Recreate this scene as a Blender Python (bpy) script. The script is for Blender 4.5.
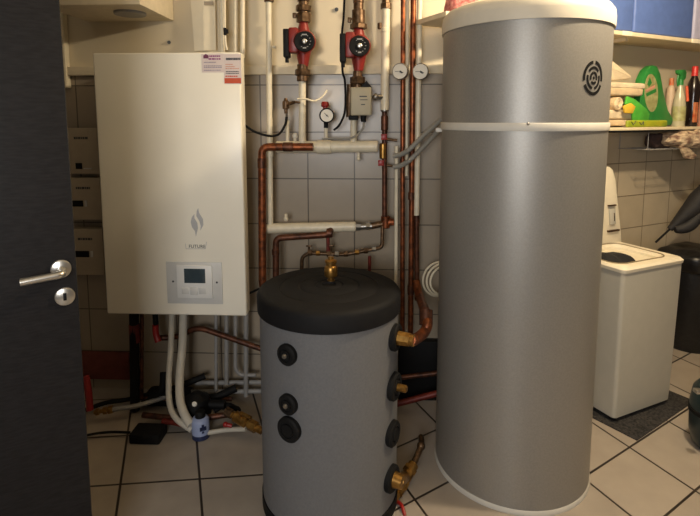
import bpy, bmesh, math, random
from mathutils import Vector, Matrix, noise
random.seed(7)
for o in list(bpy.data.objects): bpy.data.objects.remove(o)
SC = bpy.context.scene
COL = SC.collection
R_ = math.radians

# ------------------------------------------------------------------ camera
EYE = Vector((0, 0, 1.5)); FPX = 503.7; PX0, PY0 = 350.0, 176.0
PITCH, ROLL, YAW = .112, .001, .046
M1 = Matrix(((math.cos(ROLL), 0, math.sin(ROLL)), (0, 1, 0), (-math.sin(ROLL), 0, math.cos(ROLL))))
M2 = Matrix(((1, 0, 0), (0, math.cos(PITCH), math.sin(PITCH)), (0, -math.sin(PITCH), math.cos(PITCH))))
M3 = Matrix(((math.cos(YAW), -math.sin(YAW), 0), (math.sin(YAW), math.cos(YAW), 0), (0, 0, 1)))
CR = M3 @ M2 @ M1
cd = bpy.data.cameras.new('camera'); cam = bpy.data.objects.new('camera', cd); COL.objects.link(cam)
rt, fw, up = CR.col[0], CR.col[1], CR.col[2]
cam.matrix_world = Matrix(((rt.x, up.x, -fw.x, EYE.x), (rt.y, up.y, -fw.y, EYE.y), (rt.z, up.z, -fw.z, EYE.z), (0, 0, 0, 1)))
cd.sensor_fit = 'HORIZONTAL'; cd.sensor_width = 36; cd.lens = FPX / 700 * 36
cd.shift_y = -(258 - PY0) / 700; cd.clip_start = .02; cd.clip_end = 50
SC.camera = cam

# ------------------------------------------------------------------ world, lights, exposure
w = bpy.data.worlds.new('world'); SC.world = w; w.use_nodes = True
w.node_tree.nodes['Background'].inputs[0].default_value = (.55, .6, .7, 1)
w.node_tree.nodes['Background'].inputs[1].default_value = .015
def lamp(name, kind, loc, power, col, size=.1, look=None):
    l = bpy.data.lights.new(name, kind); l.energy = power; l.color = col
    if kind == 'POINT': l.shadow_soft_size = size
    else: l.shape = 'RECTANGLE'; l.size, l.size_y = size
    o = bpy.data.objects.new(name, l); COL.objects.link(o); o.location = loc
    if look: o.rotation_euler = (Vector(look) - Vector(loc)).to_track_quat('-Z', 'Y').to_euler()
    return o
lamp('ceiling_bulb', 'POINT', (1.2, 1.72, 2.45), 96, (1, .82, .57), .04)
lamp('doorway_daylight', 'AREA', (-.40, -1.5, 1.62), 46, (.98, .97, .95), (.9, .8), (.0, 2, 1.6))
vs = SC.view_settings
vs.view_transform = 'Standard'; vs.look = 'None'; vs.gamma = 1; vs.use_curve_mapping = False
vs.exposure = .25
SC.cycles.max_bounces = 8

# ------------------------------------------------------------------ pixel -> place helpers
def ray(x, y): return CR @ Vector(((x - PX0) / FPX, 1, -(y - PY0) / FPX))
def at(x, y, Y): v = ray(x, y); return EYE + v * (Y / v.y)
def onz(x, y, z=0.0): v = ray(x, y); return EYE + v * ((z - EYE.z) / v.z)
RA = .5
RC = Vector((.42, 2.62, 0)); RD = Vector((math.cos(RA), math.sin(RA), 0)); RN = Vector((math.sin(RA), -math.cos(RA), 0))
def rw(x, y, off):                       # point on the plane parallel to the right wall, off metres in front of it
    v = ray(x, y); t = (RN.dot(RC) + off - RN.dot(EYE)) / RN.dot(v); return EYE + v * t
def so(s, off, z): return RC + RD * s + RN * off + Vector((0, 0, z))
def hit(x, y, c, r):                     # ray against an upright cylinder
    v = ray(x, y); a = v.x ** 2 + v.y ** 2; dx, dy = EYE.x - c[0], EYE.y - c[1]
    b = 2 * (dx * v.x + dy * v.y); k = dx * dx + dy * dy - r * r; D = b * b - 4 * a * k
    t = (-b - math.sqrt(max(D, 0))) / (2 * a); p = EYE + v * t
    q = Vector((p.x - c[0], p.y - c[1])).normalized()
    return Vector((c[0] + q.x * r, c[1] + q.y * r, p.z)), Vector((q.x, q.y, 0))

# ------------------------------------------------------------------ materials
def s2l(c): return c / 12.92 if c <= .04045 else ((c + .055) / 1.055) ** 2.4
def rgb(h): return tuple(s2l(int(h[i:i + 2], 16) / 255) for i in (0, 2, 4)) + (1,)
def mat(name, h, rough=.5, metal=0, var=.12, scale=20, bump=0, bscale=60, coat=0, h2=None, stretch=None, trans=0):
    m = bpy.data.materials.new(name); m.use_nodes = True; nt = m.node_tree; N = nt.nodes; L = nt.links
    b = N['Principled BSDF']; b.inputs['Roughness'].default_value = rough; b.inputs['Metallic'].default_value = metal
    b.inputs['Coat Weight'].default_value = coat; b.inputs['Transmission Weight'].default_value = trans
    tc = N.new('ShaderNodeTexCoord'); mp = N.new('ShaderNodeMapping'); L.new(tc.outputs['Object'], mp.inputs[0])
    if stretch: mp.inputs['Scale'].default_value = stretch
    nz = N.new('ShaderNodeTexNoise'); nz.inputs['Scale'].default_value = scale; nz.inputs['Detail'].default_value = 6
    L.new(mp.outputs[0], nz.inputs['Vector'])
    mx = N.new('ShaderNodeMix'); mx.data_type = 'RGBA'
    c = rgb(h); d = rgb(h2) if h2 else tuple(v * (1 - var) for v in c[:3]) + (1,)
    e = c if h2 else tuple(min(1, v * (1 + var)) for v in c[:3]) + (1,)
    mx.inputs[6].default_value = d; mx.inputs[7].default_value = e
    rp = N.new('ShaderNodeValToRGB'); rp.color_ramp.elements[0].position = .35; rp.color_ramp.elements[1].position = .65
    L.new(nz.outputs['Fac'], rp.inputs[0]); L.new(rp.outputs[0], mx.inputs[0]); L.new(mx.outputs[2], b.inputs['Base Color'])
    if bump:
        n2 = N.new('ShaderNodeTexNoise'); n2.inputs['Scale'].default_value = bscale; L.new(mp.outputs[0], n2.inputs['Vector'])
        bp = N.new('ShaderNodeBump'); bp.inputs['Strength'].default_value = bump; bp.inputs['Distance'].default_value = .01
        L.new(n2.outputs['Fac'], bp.inputs['Height']); L.new(bp.outputs[0], b.inputs['Normal'])
    return m

def tiles(name, h, joint, a, b, du, dv, u0, v0, width, rough=.35, split=None, top=None, mott=.10):
    """tile grid: u = p.a, v = p.b; joints at u0 + k*du and v0 + k*dv; above z = split the wall is plaster"""
    m = bpy.data.materials.new(name); m.use_nodes = True; nt = m.node_tree; N = nt.nodes; L = nt.links
    bs = N['Principled BSDF']; tc = N.new('ShaderNodeTexCoord')
    def dot(v, off):
        n = N.new('ShaderNodeVectorMath'); n.operation = 'DOT_PRODUCT'; L.new(tc.outputs['Object'], n.inputs[0]); n.inputs[1].default_value = v
        s = N.new('ShaderNodeMath'); s.operation = 'SUBTRACT'; L.new(n.outputs['Value'], s.inputs[0]); s.inputs[1].default_value = off - 40 * (du if off == u0 else dv); return s
    cx = N.new('ShaderNodeCombineXYZ'); L.new(dot(a, u0).outputs[0], cx.inputs[0]); L.new(dot(b, v0).outputs[0], cx.inputs[1])
    br = N.new('ShaderNodeTexBrick'); br.offset = 0; br.squash = 1
    br.inputs['Scale'].default_value = 1; br.inputs['Brick Width'].default_value = du; br.inputs['Row Height'].default_value = dv
    br.inputs['Mortar Size'].default_value = width; br.inputs['Mortar Smooth'].default_value = .3; br.inputs['Bias'].default_value = 0
    c = rgb(h); br.inputs['Color1'].default_value = tuple(v * .95 for v in c[:3]) + (1,); br.inputs['Color2'].default_value = tuple(min(1, v * 1.04) for v in c[:3]) + (1,)
    br.inputs['Mortar'].default_value = rgb(joint); L.new(cx.outputs[0], br.inputs['Vector'])
    nz = N.new('ShaderNodeTexNoise'); nz.inputs['Scale'].default_value = 9; nz.inputs['Detail'].default_value = 8; L.new(tc.outputs['Object'], nz.inputs['Vector'])
    hs = N.new('ShaderNodeMix'); hs.data_type = 'RGBA'; hs.blend_type = 'MULTIPLY'; hs.inputs[0].default_value = 1
    rp = N.new('ShaderNodeValToRGB'); rp.color_ramp.elements[0].color = (1 - mott,) * 3 + (1,); rp.color_ramp.elements[0].position = .3; rp.color_ramp.elements[1].position = .7
    L.new(nz.outputs['Fac'], rp.inputs[0]); L.new(br.outputs['Color'], hs.inputs[6]); L.new(rp.outputs[0], hs.inputs[7])
    outc = hs.outputs[2]
    bp = N.new('ShaderNodeBump'); bp.inputs['Strength'].default_value = .5; bp.inputs['Distance'].default_value = .003; bp.invert = True
    L.new(br.outputs['Fac'], bp.inputs['Height']); L.new(bp.outputs[0], bs.inputs['Normal'])
    if split is not None:
        inv = N.new('ShaderNodeMath'); inv.operation = 'MULTIPLY_ADD'; inv.inputs[1].default_value = -.5; inv.inputs[2].default_value = .5
        sp = N.new('ShaderNodeSeparateXYZ'); L.new(tc.outputs['Object'], sp.inputs[0])
        g = N.new('ShaderNodeMath'); g.operation = 'GREATER_THAN'; g.inputs[1].default_value = split; L.new(sp.outputs[2], g.inputs[0])
        x = N.new('ShaderNodeMix'); x.data_type = 'RGBA'; L.new(g.outputs[0], x.inputs[0]); L.new(g.outputs[0], inv.inputs[0]); L.new(inv.outputs[0], bp.inputs['Strength']); L.new(outc, x.inputs[6]); x.inputs[7].default_value = rgb(top); outc = x.outputs[2]
        r2 = N.new('ShaderNodeMath'); r2.operation = 'MULTIPLY_ADD'; r2.inputs[1].default_value = .5; r2.inputs[2].default_value = rough; L.new(g.outputs[0], r2.inputs[0]); L.new(r2.outputs[0], bs.inputs['Roughness'])
    else: bs.inputs['Roughness'].default_value = rough
    L.new(outc, bs.inputs['Base Color'])
    return m

MT = {}
def M(k): return MT[k]
MT['plaster'] = mat('plaster', 'D4C8AF', .85, var=.05, bump=.1)
MT['dimwall'] = mat('dull grey paint', '6A645C', .9, var=.05)
MT['white'] = mat('white enamel', 'DAD6CC', .35, var=.02, scale=8)
MT['boiler'] = mat('cream boiler enamel', 'E8E3D5', .32, var=.02, scale=5)
MT['panel'] = mat('pale grey plastic', 'C3C3C1', .45, var=.03)
MT['panel2'] = mat('lighter grey plastic', 'D6D6D4', .4, var=.02)
MT['screen'] = mat('dark display glass', '39454C', .12, var=.1)
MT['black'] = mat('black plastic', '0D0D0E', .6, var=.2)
MT['rubber'] = mat('black rubber', '101011', .7, var=.25, bump=.15)
MT['grey_logo'] = mat('silver grey print', 'ACACAE', .4, var=.05)
MT['ink'] = mat('dark print', '3A3C40', .6, var=.1)
MT['paleink'] = mat('faded print', '9A8F9C', .6, var=.1)
MT['purple'] = mat('purple print', '8E3E77', .6, var=.1)
MT['plum'] = mat('plum print', '6A2C4A', .6, var=.1)
MT['sticker'] = mat('sticker paper', 'D8C9C4', .6, var=.03)
MT['orange'] = mat('orange red print', 'C5502C', .6, var=.06)
MT['pipewhite'] = mat('painted white pipe', 'DAD0B8', .4, var=.06, scale=30)
MT['pipegrey'] = mat('grey plastic pipe', '8A8886', .45, var=.08)
MT['copper'] = mat('aged copper', '96532F', .42, .7, h2='55301E', scale=35)
MT['copper_dark'] = mat('tarnished copper', '6E4430', .45, .6, h2='3A2218', scale=30)
MT['copper_red'] = mat('red lead painted pipe', '7A2A1E', .5, .2, h2='56180F', scale=30)
MT['bronze'] = mat('bronze fitting', '6E5640', .42, .7, h2='46331F', scale=50)
MT['brass'] = mat('brass', 'AE8444', .35, .85, h2='78572A', scale=40)
MT['steel'] = mat('steel', '8E8A84', .35, .85, var=.15)
MT['chrome'] = mat('brushed steel', 'C4C0B8', .28, .9, var=.06)
MT['red'] = mat('red pump enamel', '7C221C', .4, .1, var=.12)
MT['redhandle'] = mat('red plastic', '8E1A17', .4, var=.1)
MT['dial'] = mat('dial face', 'DDD8CC', .4, var=.03)
MT['hp'] = mat('silver grey painted steel', '95928D', .45, .5, var=.05, scale=160, bump=.05, bscale=300)
MT['hpcap'] = mat('off white cap plastic', 'C6BFB0', .5, var=.03)
MT['hptrim'] = mat('off white band', 'C3BFB6', .5, var=.03)
MT['buffer'] = mat('grey foil jacket', '66676A', .55, .05, var=.06, scale=120, bump=.06, bscale=200)
MT['lid'] = mat('charcoal lid plastic', '111113', .7, var=.1, bump=.08)
MT['door'] = mat('anthracite door veneer', '1D1C1E', .55, h2='141315', scale=30, stretch=(1, 1, 6), bump=.1, bscale=90)
MT['washer'] = mat('white washer enamel', 'ABA79C', .35, var=.02)
for k in ('lid', 'rubber', 'door', 'black'): MT[k].node_tree.nodes['Principled BSDF'].inputs['Specular IOR Level'].default_value = .2
MT['rag'] = mat('dark brown rag', '3C2C28', .95, var=.3, bump=.4)
MT['rim_shade'] = mat('brown grey seal', '7C6F56', .7)
MT['peach'] = mat('peach plastic', 'BBA388', .5, var=.05)
MT['washer_in'] = mat('cream tub plastic', 'D6CDB8', .45, var=.03)
MT['laundry'] = mat('black laundry', '121214', .9, var=.3, bump=.4)
MT['mat'] = mat('speckled black mat', '3A3736', .9, h2='0C0B0B', scale=90, bump=.4, bscale=250)
MT['shelf'] = mat('pale shelf board', 'D6C6A6', .5, var=.05)
MT['blue'] = mat('blue crate plastic', '546CA8', .5, var=.06)
MT['lilac'] = mat('pale lilac box', 'A7A6BE', .5, var=.05)
MT['towel'] = mat('cream towelling', 'D2B893', .95, var=.12, bump=.6, bscale=220)
MT['towel2'] = mat('off white towelling', 'DCC9A8', .95, var=.1, bump=.6, bscale=220)
MT['green'] = mat('green pouch film', '2A7A36', .35, var=.12)
MT['green2'] = mat('bright green film', '4FA83C', .35, var=.15)
MT['window'] = mat('pouch picture', 'A9A876', .4, h2='8A8452', scale=30)
MT['lime'] = mat('lime yellow film', 'A9A824', .4, h2='7D9226', scale=14)
MT['yellow'] = mat('yellow card', 'D8B13A', .6, var=.05)
MT['clearb'] = mat('cloudy bottle plastic', 'C9C2A4', .2, var=.06, trans=.3)
MT['darkbottle'] = mat('black brown bottle', '1C1312', .2, var=.2)
MT['redcap'] = mat('red bottle cap', 'C4302C', .4, var=.05)
MT['labelred'] = mat('orange red bottle label', 'B8532F', .5, h2='C9885A', scale=30)
MT['pink'] = mat('pink cloth', 'C2847C', .9, h2='8E4A4A', scale=60, bump=.4)
MT['pinkplastic'] = mat('salmon plastic', 'C88E78', .5, var=.05)
MT['cloth'] = mat('brown patterned cloth', 'D2BC9C', .95, h2='6A4C40', scale=24, bump=.5, stretch=(1, 1, 2.5))
MT['umb'] = mat('black umbrella cloth', '1B191A', .7, var=.25, bump=.15)
MT['bin'] = mat('black sack film', '0E0E10', .4, var=.3, bump=.4, bscale=30)
MT['vac'] = mat('dark teal plastic', '1C2A2C', .3, var=.1)
MT['terracotta'] = mat('brick red panel', '6E352C', .8, var=.12)
MT['meter'] = mat('grey beige meter case', 'A99C88', .5, var=.04)
MT['hose'] = mat('off white hose', 'B7B1A4', .5, var=.06)
MT['conduit'] = mat('grey corrugated conduit', '8B8880', .5, var=.08)
MT['bluelabel'] = mat('blue white label', '8F9BBD', .5, var=.05)
MT['navy'] = mat('navy plastic', '20294A', .35, var=.1)
MT['paper'] = mat('white paper', 'E2D8C0', .8, var=.02)
MT['actuator'] = mat('grey cream plastic', 'A59C84', .5, var=.04)
MT['redrubber'] = mat('red rubber hose', '8A1F20', .5, var=.1)
MT['tile_l'] = tiles('grey wall tiles', '988C7B', '5A5248', (1, 0, 0), (0, 0, 1), .2450, .2435, -.342, 1.190, .0035, .3, 1.745, 'D4C8AF')
MT['tile_r'] = tiles('beige wall tiles', 'B5A78F', '7A6D5A', (1, 0, 0), (0, 0, 1), .268, .2135, 1.551, 1.222, .0035, .3, 1.45, 'BFB194')
a_ = R_(-68); MT['floor_l'] = tiles('floor tiles', 'A0968B', '2C241F', (-math.sin(a_), math.cos(a_), 0), (-math.sin(R_(8.2)), math.cos(R_(8.2)), 0), .311, .335, -.258, 2.012, .0055, .4, mott=.16)
MT['floor_r'] = tiles('floor tiles laid askew', 'A0968B', '2C241F', (-math.sin(R_(-64.4)), math.cos(R_(-64.4)), 0), (-math.sin(R_(35.6)), math.cos(R_(35.6)), 0), .357, .2915, 2.026, 1.1155, .0055, .4, mott=.12)

# ------------------------------------------------------------------ mesh builder
class MB:
    def __init__(s, T=None): s.bm = bmesh.new(); s.T = T or Matrix.Identity(4)
    def _v(s, pts): return [s.bm.verts.new(s.T @ Vector(p)) for p in pts]
    def _f(s, vs):
        try: return s.bm.faces.new(vs)
        except ValueError: return None
    def box(s, c, size, bev=0, seg=2, rz=0, taper=None, mi=0):
        b = bmesh.new(); r = bmesh.ops.create_cube(b, size=1)
        for v in b.verts:
            v.co = Vector((v.co.x * size[0], v.co.y * size[1], v.co.z * size[2]))
            if taper and v.co.z < 0: v.co.x *= taper; v.co.y *= taper
        if bev: bmesh.ops.bevel(b, geom=b.edges[:] + b.verts[:], offset=bev, segments=seg, profile=.5, affect='EDGES')
        X = s.T @ Matrix.Translation(c) @ Matrix.Rotation(rz, 4, 'Z')
        s._merge(b, X); return s
    def _merge(s, b, X):
        mp = {v: s.bm.verts.new(X @ v.co) for v in b.verts}
        for f in b.faces: s._f([mp[v] for v in f.verts])
        b.free()
    def span(s, lo, hi, bev=0, seg=2):
        lo, hi = Vector(lo), Vector(hi); return s.box((lo + hi) / 2, hi - lo, bev, seg)
    def lathe(s, prof, p, ax=(0, 0, 1), seg=32, sq=1.0):
        ax = Vector(ax).normalized(); q = ax.to_track_quat('Z', 'Y').to_matrix()
        p = Vector(p); rings = []
        for r, h in prof:
            if r < 1e-6: rings.append(s._v([p + ax * h])); continue
            rings.append(s._v([p + q @ Vector((r * math.cos(2 * math.pi * i / seg), r * sq * math.sin(2 * math.pi * i / seg), h)) for i in range(seg)]))
        for a, b in zip(rings, rings[1:]):
            if len(a) == 1 and len(b) == 1: continue
            for i in range(seg):
                j = (i + 1) % seg
                if len(a) == 1: s._f([a[0], b[i], b[j]])
                elif len(b) == 1: s._f([a[i], a[j], b[0]])
                else: s._f([a[i], a[j], b[j], b[i]])
        if len(rings[0]) > 1: s._f(rings[0][::-1])
        if len(rings[-1]) > 1: s._f(rings[-1])
        return s
    def cyl(s, p, q, r, r2=None, seg=20, bev=0):
        p, q = Vector(p), Vector(q); L = (q - p).length; r2 = r if r2 is None else r2
        pr = [(r - bev, 0), (r, bev), (r2, L - bev), (r2 - bev, L)] if bev else [(r, 0), (r2, L)]
        return s.lathe([(0, 0)] + pr + [(0, L)], p, q - p, seg)
    def ball(s, p, r, seg=16): 
        n = 8; return s.lathe([(r * math.sin(math.pi * i / n), -r * math.cos(math.pi * i / n)) for i in range(n + 1)], p, (0, 0, 1), seg)
    def tube(s, pts, r, seg=12, fillet=0, smooth=0, closed=False):
        P = [Vector(p) for p in pts]
        if fillet:
            Q = [P[0]]
            for a, b, c in zip(P, P[1:], P[2:]):
                u, v = (a - b), (c - b); k = min(fillet, u.length * .49, v.length * .49); u.normalize(); v.normalize()
                A, C = b + u * k, b + v * k
                for i in range(7): t = i / 6; Q.append(A * (1 - t) ** 2 + b * 2 * t * (1 - t) + C * t * t)
            Q.append(P[-1]); P = Q
        if smooth:
            Q = []
            for i in range(len(P) - 1):
                p0, p1, p2, p3 = P[max(i - 1, 0)], P[i], P[i + 1], P[min(i + 2, len(P) - 1)]
                for k in range(smooth):
                    t = k / smooth; Q.append(.5 * ((2 * p1) + (p2 - p0) * t + (2 * p0 - 5 * p1 + 4 * p2 - p3) * t * t + (3 * p1 - p0 - 3 * p2 + p3) * t ** 3))
            Q.append(P[-1]); P = Q
        tg = [(P[min(i + 1, len(P) - 1)] - P[max(i - 1, 0)]).normalized() for i in range(len(P))]
        n = tg[0].orthogonal().normalized(); rings = []
        for i, p in enumerate(P):
            n = (n - tg[i] * n.dot(tg[i])); n = n.normalized() if n.length > 1e-6 else tg[i].orthogonal().normalized()
            b = tg[i].cross(n); rr = r(i / (len(P) - 1)) if callable(r) else r
            rings.append(s._v([p + (n * math.cos(2 * math.pi * k / seg) + b * math.sin(2 * math.pi * k / seg)) * rr for k in range(seg)]))
        for a, b in zip(rings, rings[1:]):
            for i in range(seg): j = (i + 1) % seg; s._f([a[i], a[j], b[j], b[i]])
        s._f(rings[0][::-1]); s._f(rings[-1]); return s
    def prism(s, poly, d, bev=0):
        """poly: closed list of 3-D points in one plane, d: thickness vector"""
        b = bmesh.new(); vs = [b.verts.new(Vector(p)) for p in poly]; f = b.faces.new(vs)
        e = bmesh.ops.extrude_face_region(b, geom=[f]); bmesh.ops.translate(b, verts=[g for g in e['geom'] if isinstance(g, bmesh.types.BMVert)], vec=Vector(d))
        bmesh.ops.recalc_face_normals(b, faces=b.faces)
        if bev: bmesh.ops.bevel(b, geom=b.edges[:], offset=bev, segments=2, profile=.5, affect='EDGES')
        s._merge(b, s.T); return s
    def soft(s, c, size, e=.35, n=20, amp=0, freq=9, rz=0):
        """rounded cushion-like solid with some noise"""
        X = s.T @ Matrix.Translation(c) @ Matrix.Rotation(rz, 4, 'Z')
        def sp(v): return math.copysign(abs(v) ** e, v)
        rings = []
        for i in range(n + 1):
            ph = -math.pi / 2 + math.pi * i / n; ring = []
            for j in range(2 * n):
                th = math.pi * j / n
                p = Vector((sp(math.cos(ph)) * sp(math.cos(th)) * size[0] / 2, sp(math.cos(ph)) * sp(math.sin(th)) * size[1] / 2, sp(math.sin(ph)) * size[2] / 2))
                if amp: p += p.normalized() * noise.noise((p + Vector(c)) * freq) * amp
                ring.append(s.bm.verts.new(X @ p))
                if i in (0, n): break
            rings.append(ring)
        for a, b in zip(rings, rings[1:]):
            for j in range(2 * n):
                k = (j + 1) % (2 * n)
                if len(a) == 1: s._f([a[0], b[k], b[j]])
                elif len(b) == 1: s._f([a[j], a[k], b[0]])
                else: s._f([a[j], a[k], b[k], b[j]])
        return s
    def build(s, name, m, parent=None, origin=None, ang=40):
        bmesh.ops.recalc_face_normals(s.bm, faces=s.bm.faces)
        if origin is None:
            if parent is not None: origin = wloc(parent)
            else:
                lo = [min(v.co[i] for v in s.bm.verts) for i in range(3)]; hi = [max(v.co[i] for v in s.bm.verts) for i in range(3)]
                origin = Vector(((lo[0] + hi[0]) / 2, (lo[1] + hi[1]) / 2, lo[2]))
        origin = Vector(origin)
        bmesh.ops.translate(s.bm, verts=s.bm.verts, vec=-origin)
        for f in s.bm.faces: f.smooth = True
        me = bpy.data.meshes.new(name); s.bm.to_mesh(me); s.bm.free()
        me.set_sharp_from_angle(angle=R_(ang))
        o = bpy.data.objects.new(name, me); COL.objects.link(o); o.location = origin
        if m is not None: me.materials.append(M(m))
        if parent is not None: o.parent = parent; o.location = origin - wloc(parent)
        return o
def wloc(o):
    v = o.location.copy()
    while o.parent: o = o.parent; v += o.location
    return v
def tag(o, label, cat, group=None, kind=None):
    o['label'] = label; o['category'] = cat
    if group: o['group'] = group
    if kind: o['kind'] = kind
    return o
def thing(name, loc, label, cat, group=None):
    o = bpy.data.objects.new(name, None); COL.objects.link(o); o.location = loc; o.empty_display_size = .05
    return tag(o, label, cat, group)
def struct(o): o['kind'] = 'structure'; return o
def text(name, body, size, loc, parent, m, rot=(math.pi / 2, 0, 0), al='CENTER', ext=.0004):
    c = bpy.data.curves.new(name, 'FONT'); c.body = body; c.size = size; c.extrude = ext; c.align_x = al; c.align_y = 'CENTER'
    tmp = bpy.data.objects.new(name, c); COL.objects.link(tmp); dg = bpy.context.evaluated_depsgraph_get()
    me = bpy.data.meshes.new_from_object(tmp.evaluated_get(dg)); bpy.data.objects.remove(tmp); me.materials.clear(); me.materials.append(M(m))
    o = bpy.data.objects.new(name, me); COL.objects.link(o); o.parent = parent; o.location = Vector(loc) - wloc(parent); o.rotation_euler = rot; return o
def bars(mb, x0, x1, z, h, Y, n, seed):                      # a line of print too small to read
    rr = random.Random(seed); x = x0
    while x < x1:
        wd = rr.uniform(.3, 1) * (x1 - x0) / n; e = min(x + wd, x1)
        mb.span((x, Y - .0004, z - h / 2), (e, Y + .0004, z + h / 2)); x = e + (x1 - x0) / n * .18

# ================================================================== SETTING
W = 2.62; LX = -2.3; BY = -1.6; CH = 2.8; RL = 3.2
E1 = RC + RD * RL
def poly_obj(name, polys, mats):
    b = bmesh.new()
    for pts, mi in polys:
        f = b.faces.new([b.verts.new(p) for p in pts]); f.material_index = mi
    bmesh.ops.recalc_face_normals(b, faces=b.faces)
    me = bpy.data.meshes.new(name); b.to_mesh(me); b.free()
    o = bpy.data.objects.new(name, me); COL.objects.link(o)
    for k in mats: me.materials.append(M(k))
    return struct(o)
# the floor: two fields of tile meeting in a line that runs under the buffer tank
q0, q1 = onz(325, 900), Vector((-.14, W + .05, 0)); q0 = Vector((-.02, BY, 0)); q1 = Vector((-.30, W + .12, 0))
poly_obj('floor', [([(LX, BY, 0), q0, q1, (LX, W + .12, 0)], 0), ([q0, (E1.x + .3, BY, 0), (E1.x + .3, E1.y + .3, 0), (q1.x, E1.y + .3, 0), q1], 1)], ['floor_l', 'floor_r'])
poly_obj('ceiling', [([(LX, BY, CH), (E1.x + .3, BY, CH), (E1.x + .3, E1.y + .3, CH), (LX, E1.y + .3, CH)], 0)], ['plaster'])
b = MB(); b.span((LX, W, 0), (RC.x + .06, W + .12, CH)); struct(b.build('wall_back', 'tile_l', origin=(0, 0, 0)))
b = MB(); b.span((0, 0, 0), (RL, .12, CH)); o = struct(b.build('wall_right', 'tile_r', origin=(0, 0, 0))); o.location = RC; o.rotation_euler.z = RA
b = MB(); b.span((LX - .12, BY, 0), (LX, W + .12, CH)); struct(b.build('wall_left', 'dimwall', origin=(0, 0, 0)))
b = MB(); b.span((E1.x, BY, 0), (E1.x + .12, E1.y + .1, CH)); struct(b.build('wall_side', 'dimwall', origin=(0, 0, 0)))
b = MB(); b.span((LX, BY - .12, 0), (-.95, BY, CH)); b.span((.25, BY - .12, 0), (E1.x, BY, CH)); b.span((-.95, BY - .12, 2.1), (.25, BY, CH)); struct(b.build('wall_front', 'dimwall', origin=(0, 0, 0)))
# batten that caps the tiling
zt, zb = at(250, 65.5, W - .03).z, at(250, 74.5, W - .03).z
b = MB(); b.span((LX, W - .03, zb), (RC.x - .02, W, zt), .003); struct(b.build('trim_1', 'plaster'))
# cable trunking beside the door
p = at(60.5, 0, W - .04); q = at(66, 88, W - .04)
b = MB(); b.span((q.x - .022, W - .04, q.z), (q.x + .006, W, CH), .004); struct(b.build('trim_2', 'pipewhite'))

# ------------------------------------------------------------------ the dark door, half open
de = at(75, 250, 1.38); dd = Vector((-.86, -.51, 0)).normalized(); dn = Vector((dd.y, -dd.x, 0))
if dn.y > 0: dn = -dn
X = Matrix(((dd.x, dn.x, 0, de.x), (dd.y, dn.y, 0, de.y), (0, 0, 1, 0), (0, 0, 0, 1)))   # local x along leaf from its free edge, y towards us
b = MB(X); b.span((0, -.04, .008), (.86, 0, 2.05), .002); door = struct(b.build('door_1', 'door', origin=(de.x, de.y, 0)))
def onleaf(x, y):
    v = ray(x, y); t = (dn.dot(de) - dn.dot(EYE)) / dn.dot(v); p = EYE + v * t; return (p - de).dot(dd), p.z
lx, lz = onleaf(61, 268.5)
b = MB(X); b.lathe([(0, 0), (.026, 0), (.026, .007), (.023, .009), (0, .009)], (lx, 0, lz), (0, 1, 0), 32); b.cyl((lx, .005, lz), (lx, .04, lz), .0085)
hd = b.build('rose', 'chrome', door)
tx, tz = onleaf(22, 277.5)
b = MB(X); b.tube([(lx - .004, .012, lz - .004), (lx - .004, .048, lz - .005), (tx, .05, tz)], .0105, 16, .012); b.build('lever', 'chrome', hd)
kx, kz = onleaf(65, 296)
b = MB(X); b.lathe([(0, 0), (.026, 0), (.026, .006), (.023, .008), (0, .008)], (kx, 0, kz), (0, 1, 0), 32); es = b.build('escutcheon', 'chrome', door)
b = MB(X); b.span((kx - .0045, .006, kz - .011), (kx + .0045, .0088, kz + .011), .0012); b.build('keyhole', 'black', es)

# ================================================================== BOILER
bx0, bx1, bz0, bz1, BF = -1.288, -.603, .562, 1.803, 2.30
boil = thing('boiler', ((bx0 + bx1) / 2, W - .15, bz0), 'large cream wall-hung boiler with small grey control panel', 'boiler')
b = MB(); b.span((bx0, BF, bz0), (bx1, BF + .075, bz1), .008, 3); b.build('front_cover', 'boiler', boil)
b = MB(); b.span((bx0 + .09, BF + .07, bz0 + .02), (bx1 - .09, W - .002, bz1 - .02), .004); b.build('casing', 'white', boil)
def bp(x, y, dy=0): return at(x, y, BF - dy)
p, q = bp(168, 303), bp(222, 262)
b = MB(); b.span((p.x, BF - .006, p.z), (q.x, BF + .002, q.z), .003); cp = b.build('control_panel', 'panel', boil)
p, q = bp(178.5, 297), bp(212.5, 265)
b = MB(); b.span((p.x, BF - .014, p.z), (q.x, BF - .004, q.z), .003); b.build('control_unit', 'panel2', cp)
p, q = bp(185.5, 282), bp(206, 268)
b = MB(); b.span((p.x, BF - .0155, p.z), (q.x, BF - .012, q.z), .001); b.build('display', 'screen', cp)
for x0, x1, y0, y1 in ((183, 190, 287, 293), (191.5, 198.5, 286, 294), (200, 207, 287, 293)):
    p, q = bp(x0, y1), bp(x1, y0); b = MB(); b.span((p.x, BF - .017, p.z), (q.x, BF - .012, q.z), .0025); b.build('button', 'panel', cp)
for x, y in ((173.6, 281), (217.3, 282)):
    p = bp(x, y); b = MB(); b.cyl((p.x, BF - .0075, p.z), (p.x, BF - .005, p.z), .005, seg=12); b.build('screw', 'ink', cp)
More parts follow.
